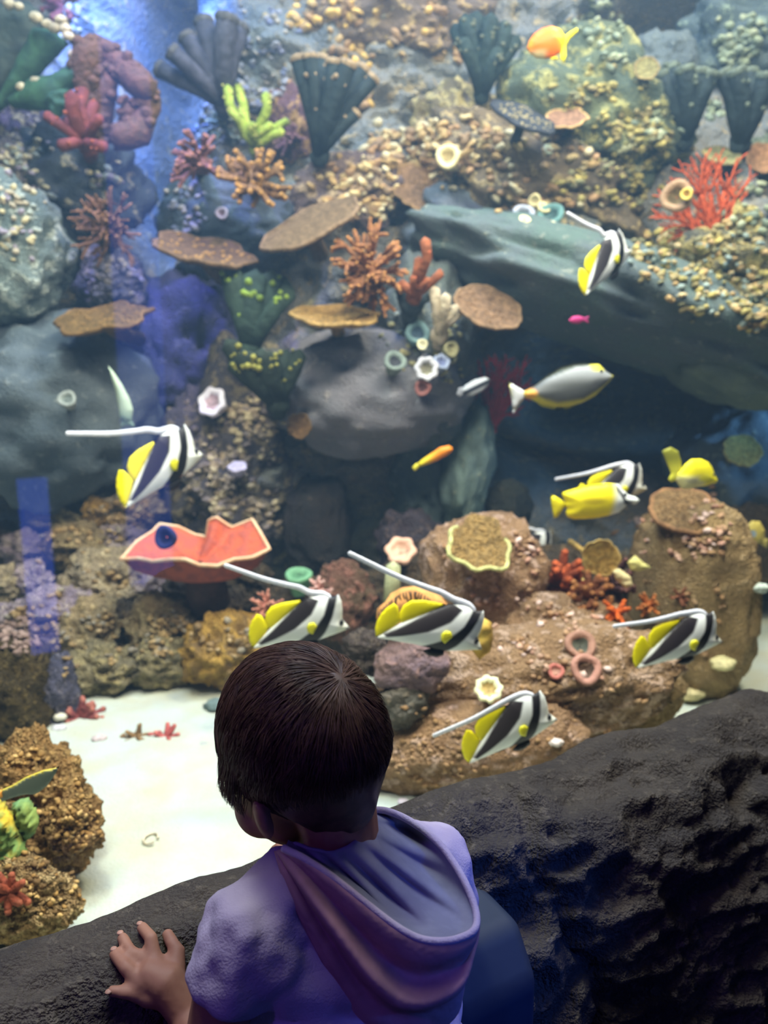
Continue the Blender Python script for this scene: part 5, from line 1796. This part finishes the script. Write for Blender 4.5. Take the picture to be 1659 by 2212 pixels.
def build_child():
    led = bpy.data.objects['rock_ledge']
    tree = BVHTree.FromPolygons([v.co.copy() for v in led.data.vertices], [tuple(p.vertices) for p in led.data.polygons])

    def on_ledge(px, py, lift=0.006):
        d = ray(px, py).normalized()
        p, n, i, t = tree.ray_cast(CAM, d)
        if n.dot(d) > 0:
            n = -n
        return p + n * lift

    fwd = -WN
    rgt = U
    Z = Vector((0, 0, 1))
    HC = PX(657, 1617, 0.690)
    NB = PX(706, 1848, 0.668)
    LS = PX(520, 2030, 0.605)
    RS = PX(930, 1878, 0.725)
    CH = (LS + RS) / 2 - Z * 0.035
    PEL = Vector((CH.x, CH.y, 0.345)) - fwd * 0.03
    # head frame: turned a little further left than the body, chin down, slight roll
    Rh = Matrix.Rotation(math.radians(46), 3, 'Z') @ Matrix.Rotation(math.radians(-8), 3, 'Y') @ Matrix.Rotation(math.radians(-14), 3, 'X')

    def H(x, y, z):
        return HC + Rh @ Vector((x, y, z))

    person = thing('child', 'small child with short dark hair and a hooded white top, leaning on the rock ledge', 'person', (PEL.x, PEL.y, 0))
    o0 = Vector(person.location)
    skin = plain((156, 112, 90), (144, 100, 80), 30, 0.6, 0.05, 0.3, 'skin')
    mb = MB()
    I3 = Matrix.Identity(3)

    def hb(c, r, sq):
        mb.blob(H(*c), r, 3, sq, rot=Rh)
    hb((0, -0.004, 0.012), 1, (0.0665, 0.085, 0.078))
    hb((0, 0.030, -0.040), 1, (0.058, 0.055, 0.060))
    for s in (-1, 1):
        hb((s * 0.034, 0.048, -0.050), 1, (0.028, 0.028, 0.030))
        hb((s * 0.066, -0.006, -0.034), 1, (0.006, 0.012, 0.021))
        hb((s * 0.071, -0.012, -0.030), 1, (0.004, 0.008, 0.016))
        hb((s * 0.026, 0.076, 0.004), 1, (0.02, 0.010, 0.008))
    hb((0, 0.066, -0.088), 1, (0.022, 0.020, 0.018))
    hb((0, 0.092, -0.030), 1, (0.010, 0.012, 0.010))
    hb((0, 0.082, -0.012), 1, (0.007, 0.010, 0.020))
    hb((0, 0.084, -0.058), 1, (0.017, 0.008, 0.005))
    hb((0, 0.083, -0.067), 1, (0.014, 0.008, 0.005))
    mb.tube([H(0, -0.022, -0.045), H(0, -0.018, -0.085), NB - Z * 0.02], [0.042, 0.038, 0.040], 14)
    # trunk
    mb.tube([NB - Z * 0.01, CH + Z * 0.02, CH - Z * 0.10, PEL + Z * 0.05, PEL - Z * 0.03], [0.043, 0.060, 0.072, 0.074, 0.072], 18)
    mb.tube([LS + (RS - LS) * 0.12, CH + Z * 0.045, RS + (LS - RS) * 0.12], [0.032, 0.040, 0.032], 12)
    # legs and feet
    for s in (-1, 1):
        hip = PEL + rgt * (s * 0.046) - Z * 0.03
        knee = hip + Vector((0, 0, -0.145)) + fwd * 0.012
        ank = Vector((knee.x, knee.y, 0.045)) - fwd * 0.03
        mb.tube([hip, hip.lerp(knee, 0.5), knee, knee.lerp(ank, 0.35), ank], [0.056, 0.048, 0.038, 0.036, 0.024], 12)
        mb.tube([ank - Z * 0.018 - fwd * 0.02, ank - Z * 0.018 + fwd * 0.04, ank - Z * 0.026 + fwd * 0.075], [0.024, 0.025, 0.018], 10)
    # left arm and spread hand on the ledge
    wr = on_ledge(404, 2168, 0.018)
    pal = on_ledge(352, 2112, 0.013)
    elb = PX(452, 2300, 0.600)
    mb.tube([LS, LS.lerp(elb, 0.5), elb], [0.031, 0.030, 0.027], 12)
    mb.tube([elb, elb.lerp(wr, 0.4), wr], [0.027, 0.025, 0.0185], 12)
    kn = [(332, 2068), (306, 2090), (296, 2120), (308, 2152)]
    kk = [on_ledge(x, y, 0.010) for x, y in kn]
    mb.tube([wr, pal, (kk[1] + kk[2]) / 2], [0.0175, 0.0185, 0.0125], 12)
    for q in kk:
        mb.tube([wr.lerp(pal, 0.5), q], [0.012, 0.0085], 10)
    mid = [(320, 2036), (284, 2058), (264, 2092), (272, 2143)]
    tip = [(308, 2008), (266, 2032), (244, 2068), (240, 2138)]
    for i in range(4):
        r = 0.0068 if i < 3 else 0.0062
        mb.tube([kk[i], on_ledge(*mid[i], 0.0105), on_ledge(*tip[i], 0.0055)], [r * 1.12, r, r * 0.85], 10)
    th = [pal.lerp(wr, 0.35), on_ledge(384, 2072, 0.011), on_ledge(372, 2042, 0.009), on_ledge(364, 2022, 0.006)]
    mb.tube(th, [0.012, 0.0085, 0.0070, 0.0060], 10)
    # right arm bent forward, its hand resting on the ledge before the chest
    relb = RS - Z * 0.10 + fwd * 0.01 + rgt * 0.02
    rw = CH + fwd * 0.10 + rgt * 0.03
    rw.z = 0.575
    mb.tube([RS, relb], [0.036, 0.027], 12)
    mb.tube([relb, relb.lerp(rw, 0.5), rw], [0.027, 0.024, 0.018], 12)
    f2 = (fwd - rgt * 0.3).normalized()
    l2 = f2.cross(Z)
    mb.tube([rw, rw + f2 * 0.03, rw + f2 * 0.042], [0.017, 0.019, 0.014], 10)
    for i in range(4):
        b = rw + f2 * 0.04 + l2 * (0.013 * (1.5 - i))
        L = (0.030, 0.034, 0.032, 0.025)[i]
        mb.tube([b, b + f2 * L * 0.6 + Z * 0.003, b + f2 * L - Z * 0.006], [0.0066, 0.006, 0.005], 8)
    mb.tube([rw + f2 * 0.01, rw + f2 * 0.025 - l2 * 0.022, rw + f2 * 0.036 - l2 * 0.026], [0.010, 0.008, 0.006], 8)
    body = mb.build('body', skin, person, off=o0)
    remesh(body, 0.0028, 4, 0.5)
    for i, (kx, kp) in enumerate(zip(tip, mid)):
        q = on_ledge(*kx, 0.0095)
        mbn = MB()
        mbn.blob(q, 0.0034, 2, (1, 1, 0.4))
        mbn.build('fingernail', plain((184, 140, 120), None, 50, 0.35, 0), person, off=o0)
    for s in (-1, 1):
        mbe = MB()
        mbe.blob(H(s * 0.027, 0.073, -0.016), 0.0105, 3)
        e = mbe.build('eye', plain((230, 228, 224), None, 40, 0.2, 0, 0.5), person, off=o0)
        mbe = MB()
        mbe.blob(H(s * 0.027, 0.0802, -0.017), 0.0052, 2, (1, 0.6, 1), rot=Rh)
        mbe.build('iris', plain((52, 36, 26), None, 40, 0.2, 0, 0.5), e, off=o0)

    # ---- hair: a close cap and combed strands turning out of the whorl
    hm, nt, b = new_mat('dark_brown_hair')
    tc = N(nt, 'ShaderNodeTexCoord')
    f = noise(nt, tc.outputs['Object'], 60, 3, 0.6, 0.3, 0.7)
    nt.links.new(mixc(nt, f, lin((104, 76, 62)), lin((58, 42, 36))), b.inputs['Base Color'])
    b.inputs['Roughness'].default_value = 0.42
    b.inputs['Specular IOR Level'].default_value = 0.35
    v, fcs = ico(5)
    E = np.array((0.0715, 0.0920, 0.0865))
    P = v * E + np.array((0, -0.005, 0.014))
    P[:, 2] = np.where(P[:, 2] < 0, P[:, 2] * 1.45, P[:, 2])

    def hairline(p):
        """lowest z of the hair at this side of the head"""
        y = p[:, 1]
        return np.interp(y, [-0.10, -0.07, -0.045, -0.015, 0.012, 0.03, 0.06, 0.09], [-0.100, -0.112, -0.080, -0.034, -0.014, -0.006, 0.030, 0.046])
    hl = hairline(P)
    inn = np.clip((P[:, 2] - hl) / 0.012, -1, 1)
    r = np.where(inn < 0, 0.90 + 0.0 * inn, 0.955 + 0.045 * inn)
    wv = 0.012 * fbm(v * np.array([7, 7, 4]), 4, 3)
    Q = (P - np.array((0, -0.005, 0.014))) * (r + np.where(inn > 0, wv, 0))[:, None] + np.array((0, -0.005, 0.014))
    # the nape: pull the lowest back part in towards the neck
    low = np.clip((-0.012 - Q[:, 2]) / 0.09, 0, 1)
    Q[:, 0] *= 1 - 0.46 * low
    Q[:, 1] = np.where(Q[:, 1] < 0, Q[:, 1] * (1 - 0.22 * low), Q[:, 1])
    Rn = np.array(Rh)
    keepf = [q for q in fcs if max(inn[i] for i in q) > -0.6]
    used = sorted({i for q in keepf for i in q})
    mp = {a: i for i, a in enumerate(used)}
    mh = MB()
    mh.add((Q @ Rn.T + np.array(HC))[used], [tuple(mp[i] for i in q) for q in keepf])
    mh.build('hair', hm, person, off=o0)
    rng = np.random.RandomState(7)
    n = 16000
    S = rng.normal(size=(n, 3))
    S /= np.linalg.norm(S, axis=1)[:, None]
    R0 = S * E * 0.99 + np.array((0, -0.005, 0.014))
    R0[:, 2] = np.where(R0[:, 2] < 0, R0[:, 2] * 1.4, R0[:, 2])
    ok = R0[:, 2] > hairline(R0) + 0.004
    S, R0 = S[ok], R0[ok]
    n = len(S)
    whorl = np.array((0.016, -0.066, 0.058))
    wd = whorl / np.linalg.norm(whorl)
    t = S - wd
    t -= S * np.sum(t * S, 1)[:, None]
    sw = np.cross(S, t)
    nn = np.linalg.norm(t, axis=1)[:, None] + 1e-6
    t = t / nn + 0.35 * sw / nn
    clump = vnoise(S * 9, 3)[:, None]
    t += 0.60 * clump * np.cross(S, t) + rng.normal(size=(n, 3)) * 0.10
    t -= S * np.sum(t * S, 1)[:, None]
    t /= np.linalg.norm(t, axis=1)[:, None] + 1e-6
    L = (0.030 + 0.014 * rng.rand(n) + 0.010 * np.clip(vnoise(S * 5, 9), 0, 1)) * np.clip(0.55 + 6 * (R0[:, 2] + 0.04), 0.45, 1.15)
    up = 0.26 + 0.20 * rng.rand(n) + 0.12 * np.clip(clump[:, 0], 0, 1)
    npt = 5
    pts = np.zeros((n, npt, 3))
    c0 = np.array((0, -0.005, 0.014))
    for k in range(npt):
        a = k / (npt - 1)
        p = R0 + t * (L * a)[:, None]
        # follow the round of the head, slightly lifted
        d = (p - c0) / E
        d /= np.linalg.norm(d, axis=1)[:, None]
        surf = d * E + c0
        pts[:, k] = surf + d * (0.0005 + (up * L * a * (1 - 0.55 * a)) * 0.42)[:, None]
        lowk = np.clip((-0.012 - pts[:, k, 2]) / 0.09, 0, 1)
        pts[:, k, 0] *= 1 - 0.46 * lowk
        pts[:, k, 1] = np.where(pts[:, k, 1] < 0, pts[:, k, 1] * (1 - 0.22 * lowk), pts[:, k, 1])
    # a tuft over the left temple that sticks out
    tm = (S[:, 0] < -0.80) & (R0[:, 2] < 0.03) & (R0[:, 1] > 0.0)
    for k in range(npt):
        a = k / (npt - 1)
        pts[tm, k] += np.array((-0.010, 0.004, -0.010)) * a ** 1.5
    W = pts.reshape(-1, 3) @ Rn.T + np.array(HC) - np.array(o0)
    hc = bpy.data.hair_curves.new('hair_strands')
    hc.add_curves([npt] * n)
    hc.attributes['position'].data.foreach_set('vector', W.astype(np.float32).reshape(-1))
    ra = hc.attributes.get('radius') or hc.attributes.new('radius', 'FLOAT', 'POINT')
    rad = np.tile(np.array([0.00035, 0.00034, 0.0003, 0.00022, 0.00008], dtype=np.float32), n)
    ra.data.foreach_set('value', rad)
    hc.materials.append(hm)
    ho = bpy.data.objects.new('hair_strands', hc)
    COL.objects.link(ho)
    ho.parent = person
    ho['kind'] = 'stuff'

    # ---- the white top
    shm, nt, b = new_mat('white_cotton')
    tc = N(nt, 'ShaderNodeTexCoord')
    f = noise(nt, tc.outputs['Object'], 420, 2, 0.6, 0.3, 0.7)
    f2 = noise(nt, tc.outputs['Object'], 16, 3, 0.6, 0.35, 0.65)
    nt.links.new(mixc(nt, f2, lin((186, 172, 190)), lin((166, 152, 174))), b.inputs['Base Color'])
    b.inputs['Roughness'].default_value = 0.9
    b.inputs['Specular IOR Level'].default_value = 0.1
    bp = N(nt, 'ShaderNodeBump')
    bp.inputs['Strength'].default_value = 0.25
    bp.inputs['Distance'].default_value = 0.002
    nt.links.new(f, bp.inputs['Height'])
    nt.links.new(bp.outputs[0], b.inputs['Normal'])
    mb = MB()
    Rb = Matrix.Rotation(math.atan2(U.y, U.x), 3, 'Z')
    for zz, w, dd in ((0.03, 0.085, 0.060), (0.0, 0.108, 0.075), (-0.05, 0.120, 0.086), (-0.10, 0.124, 0.092), (-0.15, 0.126, 0.094), (-0.20, 0.128, 0.095), (-0.25, 0.126, 0.094), (-0.29, 0.124, 0.092)):
        c = CH + Z * zz - fwd * (0.02 * min(1, -zz / 0.2 if zz < 0 else 0))
        mb.blob(c, 1, 3, (w, dd, 0.055), rot=Rb)
    mb.tube([LS + (CH - LS) * 0.3, LS, LS.lerp(elb, 0.20), LS.lerp(elb, 0.33)], [0.046, 0.045, 0.042, 0.043], 14)
    mb.tube([RS + (CH - RS) * 0.35, RS, RS.lerp(relb, 0.55)], [0.048, 0.047, 0.042], 14)
    mb.tube([LS, NB - Z * 0.012 - rgt * 0.03], [0.040, 0.034], 12)
    mb.tube([RS, NB - Z * 0.012 + rgt * 0.03], [0.042, 0.034], 12)
    shirt = mb.build('hooded_top', shm, person, off=o0)
    remesh(shirt, 0.005, 8, 0.5)
    me = shirt.data
    V = np.empty(len(me.vertices) * 3)
    me.vertices.foreach_get('co', V)
    V = V.reshape(-1, 3)
    Nn = np.empty(len(me.vertices) * 3)
    me.vertices.foreach_get('normal', Nn)
    Nn = Nn.reshape(-1, 3)
    fold = ridged(V * np.array([13, 13, 7]) + np.array([0, 0, V[:, 0].mean()]), 14, 2)
    ruff = fbm(V * 34, 31, 2)
    lsl = np.array(LS - o0)
    nearL = np.exp(-((np.linalg.norm(V - lsl, axis=1) / 0.06) ** 2))
    V = V + Nn * (0.0040 * fold + 0.0022 * ruff + nearL * 0.0040 * ruff)[:, None]
    me.vertices.foreach_set('co', V.reshape(-1))
    me.update()

    # ---- the hood hanging open down the back
    rim = [PX(*q) for q in ((612, 1832, .622), (660, 1856, .606), (722, 1898, .592), (790, 1952, .582), (850, 1998, .575), (900, 2026, .572), (945, 2034, .573), (990, 2028, .578), (1026, 2006, .590), (1026, 1960, .612), (996, 1890, .640), (948, 1822, .668), (890, 1776, .690), (836, 1752, .700), (796, 1750, .705))]
    low_ = [PX(*q) for q in ((596, 1838, .640), (610, 1885, .622), (640, 1960, .606), (690, 2060, .598), (745, 2160, .592), (815, 2240, .590), (900, 2245, .592), (984, 2190, .600), (1000, 2100, .612), (1030, 2012, .630), (1012, 1915, .655), (962, 1838, .682), (898, 1782, .705), (840, 1754, .715), (796, 1748, .716))]
    nk = [PX(*q) for q in ((622, 1818, .640), (640, 1822, .634), (664, 1830, .626), (690, 1836, .623), (712, 1838, .624), (732, 1834, .628), (750, 1826, .632), (764, 1816, .638), (775, 1806, .646), (784, 1798, .654), (790, 1788, .664), (795, 1778, .674), (798, 1768, .684), (799, 1760, .692), (798, 1754, .700))]
    nu, nv = 90, 36
    Rm, Lo, Nk = catmull(rim, nu), catmull(low_, nu), catmull(nk, nu)
    out = np.zeros((nu, nv, 3))
    inn_ = np.zeros((nu, nv, 3))
    for i in range(nu):
        u = i / (nu - 1)
        wu = math.sin(math.pi * min(1, u / 0.85)) if u < 0.85 else 0
        for j in range(nv):
            w = j / (nv - 1)
            p = Rm[i].lerp(Lo[i], w)
            bul = math.sin(math.pi * min(1, w * 1.05))
            nrm = Vector((0.05, -0.93, 0.36))
            fold_ = math.sin(w * 2 * math.pi * 2.1 + 0.8 + 1.2 * u) * 0.010 + math.sin(w * 2 * math.pi * 3.4 + 2 + 4 * u) * 0.004
            fold_ *= math.sin(math.pi * min(1, u * 1.6)) if u < 0.62 else 0
            out[i, j] = p + nrm * (0.014 * bul * wu + fold_ * min(1, w * 6) * min(1, (1 - w) * 5))
            q = Rm[i].lerp(Nk[i], w)
            sag = math.sin(math.pi * w ** 0.8)
            fo = math.sin(u * 2 * math.pi * 7 + 1.5 * w) * 0.006 * sag
            inn_[i, j] = q + Vector((0.004, 0.026, -0.020)) * (sag * (math.sin(math.pi * u) ** 0.7)) + nrm * fo
    mb = MB()
    mb.grid(out[:, ::-1])
    hood = mb.build('hood', plain((176, 136, 142), (160, 124, 132), 30, 0.9, 0.15, 0.1, 'mauve_cotton'), person, off=o0)
    so = hood.modifiers.new('solid', 'SOLIDIFY')
    so.thickness = 0.004
    so.offset = 0
    mb = MB()
    mb.grid(inn_)
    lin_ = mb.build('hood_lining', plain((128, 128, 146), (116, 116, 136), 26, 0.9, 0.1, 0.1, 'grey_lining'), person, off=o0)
    so = lin_.modifiers.new('solid', 'SOLIDIFY')
    so.thickness = 0.003
    so.offset = 0
    mb = MB()
    mb.tube(Rm, 0.0034, 8)
    mb.build('hood_hem', shm, person, off=o0)
    # plain dark trousers and shoes, below the picture
    mb = MB()
    for s in (-1, 1):
        hip = PEL + rgt * (s * 0.048) - Z * 0.01
        knee = hip + Vector((0, 0, -0.165)) + fwd * 0.012
        ank = Vector((knee.x, knee.y, 0.06)) - fwd * 0.03
        mb.tube([hip + Z * 0.06, hip, knee, ank], [0.080, 0.070, 0.050, 0.042], 16)
    tr = mb.build('trousers', plain((48, 50, 66), None, 30, 0.9, 0.1, 0.1), person, off=o0)
    for s in (-1, 1):
        hip = PEL + rgt * (s * 0.046) - Z * 0.03
        a = Vector((hip.x, hip.y, 0.026)) - fwd * 0.02
        mb = MB()
        mb.tube([a - fwd * 0.03, a + fwd * 0.02, a + fwd * 0.07, a + fwd * 0.082], [0.025, 0.031, 0.028, 0.018], 12)
        mb.build('shoe', plain((70, 72, 80), None, 30, 0.7, 0.1), person, off=o0)
build_floor()
build_ledge()
build_glass()
build_water()
build_lamp_blocker()
build_light_panels()
build_sand()
build_reef()
build_boulders()
build_rubble()
make_bvh()
build_corals()
build_crust()
build_fish()
build_child()
